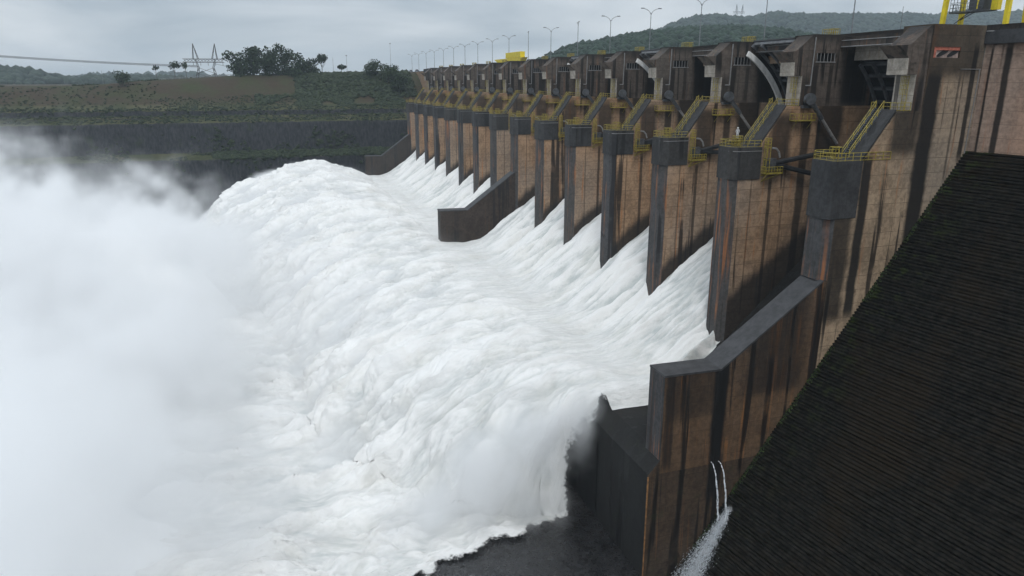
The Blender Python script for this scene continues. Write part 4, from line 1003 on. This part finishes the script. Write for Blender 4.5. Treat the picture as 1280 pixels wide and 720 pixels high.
# ================================================================== mist: a density grid filled from fields (geometry nodes, Volume Cube)
def make_mist(name, lo, hi, vox, blobs, gain, noise_amp, label, color=(0.995, 0.998, 1.0), warp=7.0, det_scale=0.075, shell=None):
    ng = bpy.data.node_groups.new(name, 'GeometryNodeTree')
    ng.interface.new_socket('Geometry', in_out='INPUT', socket_type='NodeSocketGeometry')
    ng.interface.new_socket('Geometry', in_out='OUTPUT', socket_type='NodeSocketGeometry')
    N, L = ng.nodes, ng.links
    go = N.new('NodeGroupOutput')
    pos = N.new('GeometryNodeInputPosition').outputs[0]
    def vm(op, a, b=None, s=None):
        q = N.new('ShaderNodeVectorMath'); q.operation = op
        for i, v in enumerate((a, b)):
            if v is None: continue
            if hasattr(v, 'links'): L.new(v, q.inputs[i])
            else: q.inputs[i].default_value = v
        if s is not None: q.inputs[3].default_value = s
        return q
    def mt(op, a, b=0.0, clamp=False):
        q = N.new('ShaderNodeMath'); q.operation = op; q.use_clamp = clamp
        for i, v in enumerate((a, b)):
            if hasattr(v, 'links'): L.new(v, q.inputs[i])
            else: q.inputs[i].default_value = v
        return q.outputs[0]
    def nz(vec, scale, detail, rough=0.55):
        q = N.new('ShaderNodeTexNoise'); L.new(vec, q.inputs['Vector']); q.inputs['Scale'].default_value = scale; q.inputs['Detail'].default_value = detail; q.inputs['Roughness'].default_value = rough
        return q
    w = nz(pos, 0.045, 4)
    wv = vm('SCALE', vm('SUBTRACT', w.outputs['Color'], (0.5, 0.5, 0.5)).outputs[0], s=warp * 2).outputs[0]
    p = vm('ADD', pos, wv).outputs[0]
    det = mt('SUBTRACT', nz(pos, det_scale, 6, 0.62).outputs['Fac'], 0.5)
    tot = None
    for (c, rad, soft, dens) in blobs:
        d = vm('DIVIDE', vm('SUBTRACT', p, tuple(float(v) for v in c)).outputs[0], tuple(float(v) for v in rad))
        ln = vm('LENGTH', d.outputs[0]).outputs['Value']
        e = mt('ADD', mt('SUBTRACT', 1.0, ln), mt('MULTIPLY', det, noise_amp))
        e = mt('MULTIPLY', e, 1.0 / soft, True)
        e = mt('MULTIPLY', mt('MULTIPLY', e, e), dens)
        tot = e if tot is None else mt('MAXIMUM', tot, e)
    if shell: tot = shell(N, L, pos, mt, vm, nz) if tot is None else mt('MAXIMUM', tot, shell(N, L, pos, mt, vm, nz))
    vc = N.new('GeometryNodeVolumeCube')
    L.new(mt('MULTIPLY', tot, gain), vc.inputs['Density'])
    vc.inputs['Min'].default_value = lo; vc.inputs['Max'].default_value = hi
    for i, k in enumerate(('Resolution X', 'Resolution Y', 'Resolution Z')): vc.inputs[k].default_value = max(2, int((hi[i] - lo[i]) / vox))
    t = NT(name + '_spray'); t.n.remove(t.p); v = t.node('ShaderNodeVolumePrincipled')
    v.inputs['Color'].default_value = (*color, 1); v.inputs['Density'].default_value = 1.0; v.inputs['Anisotropy'].default_value = 0.25
    t.l.new(v.outputs[0], t.out.inputs['Volume'])
    sm = N.new('GeometryNodeSetMaterial'); sm.inputs['Material'].default_value = t.m
    L.new(vc.outputs[0], sm.inputs[0]); L.new(sm.outputs[0], go.inputs[0])
    me = bpy.data.meshes.new(name); me.materials.append(t.m)
    o = bpy.data.objects.new(name, me); COL.objects.link(o)
    md = o.modifiers.new('fill', 'NODES'); md.node_group = ng
    tag(o, label, kind='stuff')
    return o
def pb(px, py, Y, r, soft, dens, ry=1.0, rz=1.0): return (atY(px, py, Y), (r, r * ry, r * rz), soft, dens)
BIG = [pb(60, 365, 235, 42, 0.6, 1.0, 1.2, 0.9), pb(150, 325, 240, 31, 0.6, 1.0, 1.3, 0.95), pb(215, 335, 235, 25, 0.6, 1.0, 1.3, 0.9), pb(-120, 380, 240, 52, 0.6, 0.9, 1.2),
      pb(0, 480, 190, 46, 0.6, 1.0), pb(140, 540, 150, 36, 0.65, 0.9), pb(60, 700, 110, 36, 0.7, 0.8)]
THIN = [pb(228, 455, 185, 34, 0.95, 0.42, 1.5), pb(200, 640, 120, 28, 0.95, 0.45), pb(255, 380, 215, 22, 0.95, 0.3, 1.3), pb(330, 640, 118, 18, 0.95, 0.2, 1.3), pb(262, 330, 220, 18, 0.6, 0.5, 1.2),
      pb(250, 700, 105, 22, 0.7, 0.35), pb(400, 720, 100, 14, 0.9, 0.16), pb(-5, 195, 245, 15, 0.9, 0.13, 1.3), pb(105, 232, 245, 16, 0.9, 0.18, 1.3), pb(255, 250, 250, 10, 0.8, 0.14, 1.3),
      pb(110, 240, 330, 40, 1.0, 0.02, 1.0, 0.6), ((4, 225, -58), (30, 150, 15), 0.9, 0.10), ((40, 395, -50), (14, 22, 7), 0.9, 0.14), ((48, YN(6) - 2, -49), (9, 8, 5), 0.9, 0.16)]
make_mist('spray_mist', (-190, 60, -82), (62, 420, 2), 1.6, BIG + THIN, 0.20, 2.7, 'billowing white mist rising from the plunge pool at the left')
def jet_shell(N, L, pos, mt, vm, nz):
    """thin torn spray hugging the upper surface of the free jet"""
    sp = N.new('ShaderNodeSeparateXYZ'); L.new(pos, sp.inputs[0]); x, y, z = sp.outputs
    def ss(v, a, b, c=0.0, d=1.0):
        q = N.new('ShaderNodeMapRange'); q.interpolation_type = 'SMOOTHSTEP'; L.new(v, q.inputs[0])
        for i, t_ in enumerate((a, b, c, d)): q.inputs[i + 1].default_value = t_
        return q.outputs[0]
    s1 = mt('MAXIMUM', mt('SUBTRACT', 49.0, x), 0.0)
    u_ = ss(y, 120, 390); un = ss(y, 92, 150, 1.0, 0.0)
    tan__ = mt('ADD', 0.02, mt('MULTIPLY', u_, 0.43))
    k__ = mt('ADD', mt('MULTIPLY', mt('MULTIPLY', un, un), 0.026), mt('SUBTRACT', 0.0113, mt('MULTIPLY', u_, 0.0035)))
    zs = mt('SUBTRACT', mt('ADD', -49.2, mt('MULTIPLY', tan__, s1)), mt('MULTIPLY', k__, mt('MULTIPLY', s1, s1)))
    mp = N.new('ShaderNodeVectorMath'); mp.operation = 'MULTIPLY'; L.new(pos, mp.inputs[0]); mp.inputs[1].default_value = (0.085, 0.26, 0.16)
    n_ = nz(mp.outputs[0], 1.0, 5, 0.62).outputs['Fac']
    h = mt('SUBTRACT', z, mt('MAXIMUM', zs, -72.0))
    top = mt('ADD', mt('MULTIPLY', mt('SUBTRACT', n_, 0.5), 13.0), ss(x, 46, 0, 0.3, 2.0))
    e = mt('MULTIPLY', mt('SUBTRACT', top, h), 0.35, True)
    lat = ss(y, 92, 99)
    return mt('MULTIPLY', mt('MULTIPLY', mt('MULTIPLY', e, e), mt('MULTIPLY', ss(x, 50, 36), lat)), ss(h, -4.0, -2.5))
make_mist('jet_spray', (-45, 88, -74), (50, 404, -34), 1.25, [], 0.44, 0.9, 'torn spray streaming off the top of the leaping white water', shell=jet_shell)
NEAR = [((40, 103, -58), (10, 10, 12), 0.9, 0.8), ((30, 103, -64), (12, 11, 10), 0.9, 0.9), ((20, 101, -67), (13, 10, 7), 0.9, 0.8), ((45, 99, -55), (5, 7, 9), 0.9, 0.8), ((36, 99, -67), (9, 8, 6), 0.9, 0.8)]
make_mist('lip_spray', (4, 82, -72), (50, 122, -44), 0.7, NEAR, 0.42, 1.5, 'fine spray tumbling off the near edge of the lip', warp=4.0, det_scale=0.22)
SPL = [((59.9 - 7.8 * f_ , 77.5 - 1.3 * f_, -61.0 - 10.9 * f_), (0.55 + 1.5 * f_, 0.6 + 1.5 * f_, 0.6 + 0.9 * f_), 0.95, 1.0 - 0.45 * f_) for f_ in np.linspace(0, 1.05, 9)]
make_mist('leak_splash', (48, 72, -75), (63, 80.5, -58), 0.22, SPL, 1.1, 2.2, 'pale splash mist where the two drain jets strike the steps', warp=0.5, det_scale=0.9)
# added white reflector, hidden inside the mist to brighten it from within
gx = np.linspace(-230, 22, 320); gy = np.linspace(55, 330, 300); GX, GY = np.meshgrid(gx, gy, indexing='ij')
wx_, wy_ = GX + 9 * fbm(GX * 0.035, GY * 0.035, 1.3, o=3), GY + 9 * fbm(GX * 0.035, GY * 0.035, 7.7, o=3)
HZ = np.zeros_like(GX)                         # smooth union of soft heaps, no ball outlines
for kk, (c, rad, soft, dens) in enumerate(BIG):
    top = (c[2] + rad[2] * (0.38 if kk in (0, 3) else 0.22 if kk < 4 else 0.06)) + 83.0
    g_ = np.exp(-(((wx_ - c[0]) / (rad[0] * 0.75)) ** 2 + ((wy_ - c[1]) / (rad[1] * 0.75)) ** 2))
    HZ += (np.maximum(top, 4) * g_) ** 4
GZ = -83.0 + HZ ** 0.25
GZ += 2.6 * perlin(GX / 20, GY / 20, 2.0) + 0.8 * np.abs(perlin(GX / 7, GY / 7, 5.0))
t = NT('mist_reflector'); t.bump(t.noise(t.pos(), 0.5, 5, 0.6), 0.25, 0.5)
M['plume'] = t.fin((0.88, 0.885, 0.885), 0.8, 0.0)
tag(np_mesh('mist_reflector', np.stack([GX, GY, GZ], -1).reshape(-1, 3), grid_faces(320, 300), M['plume']), 'added white surface hidden inside the mist to brighten it', kind='stuff')
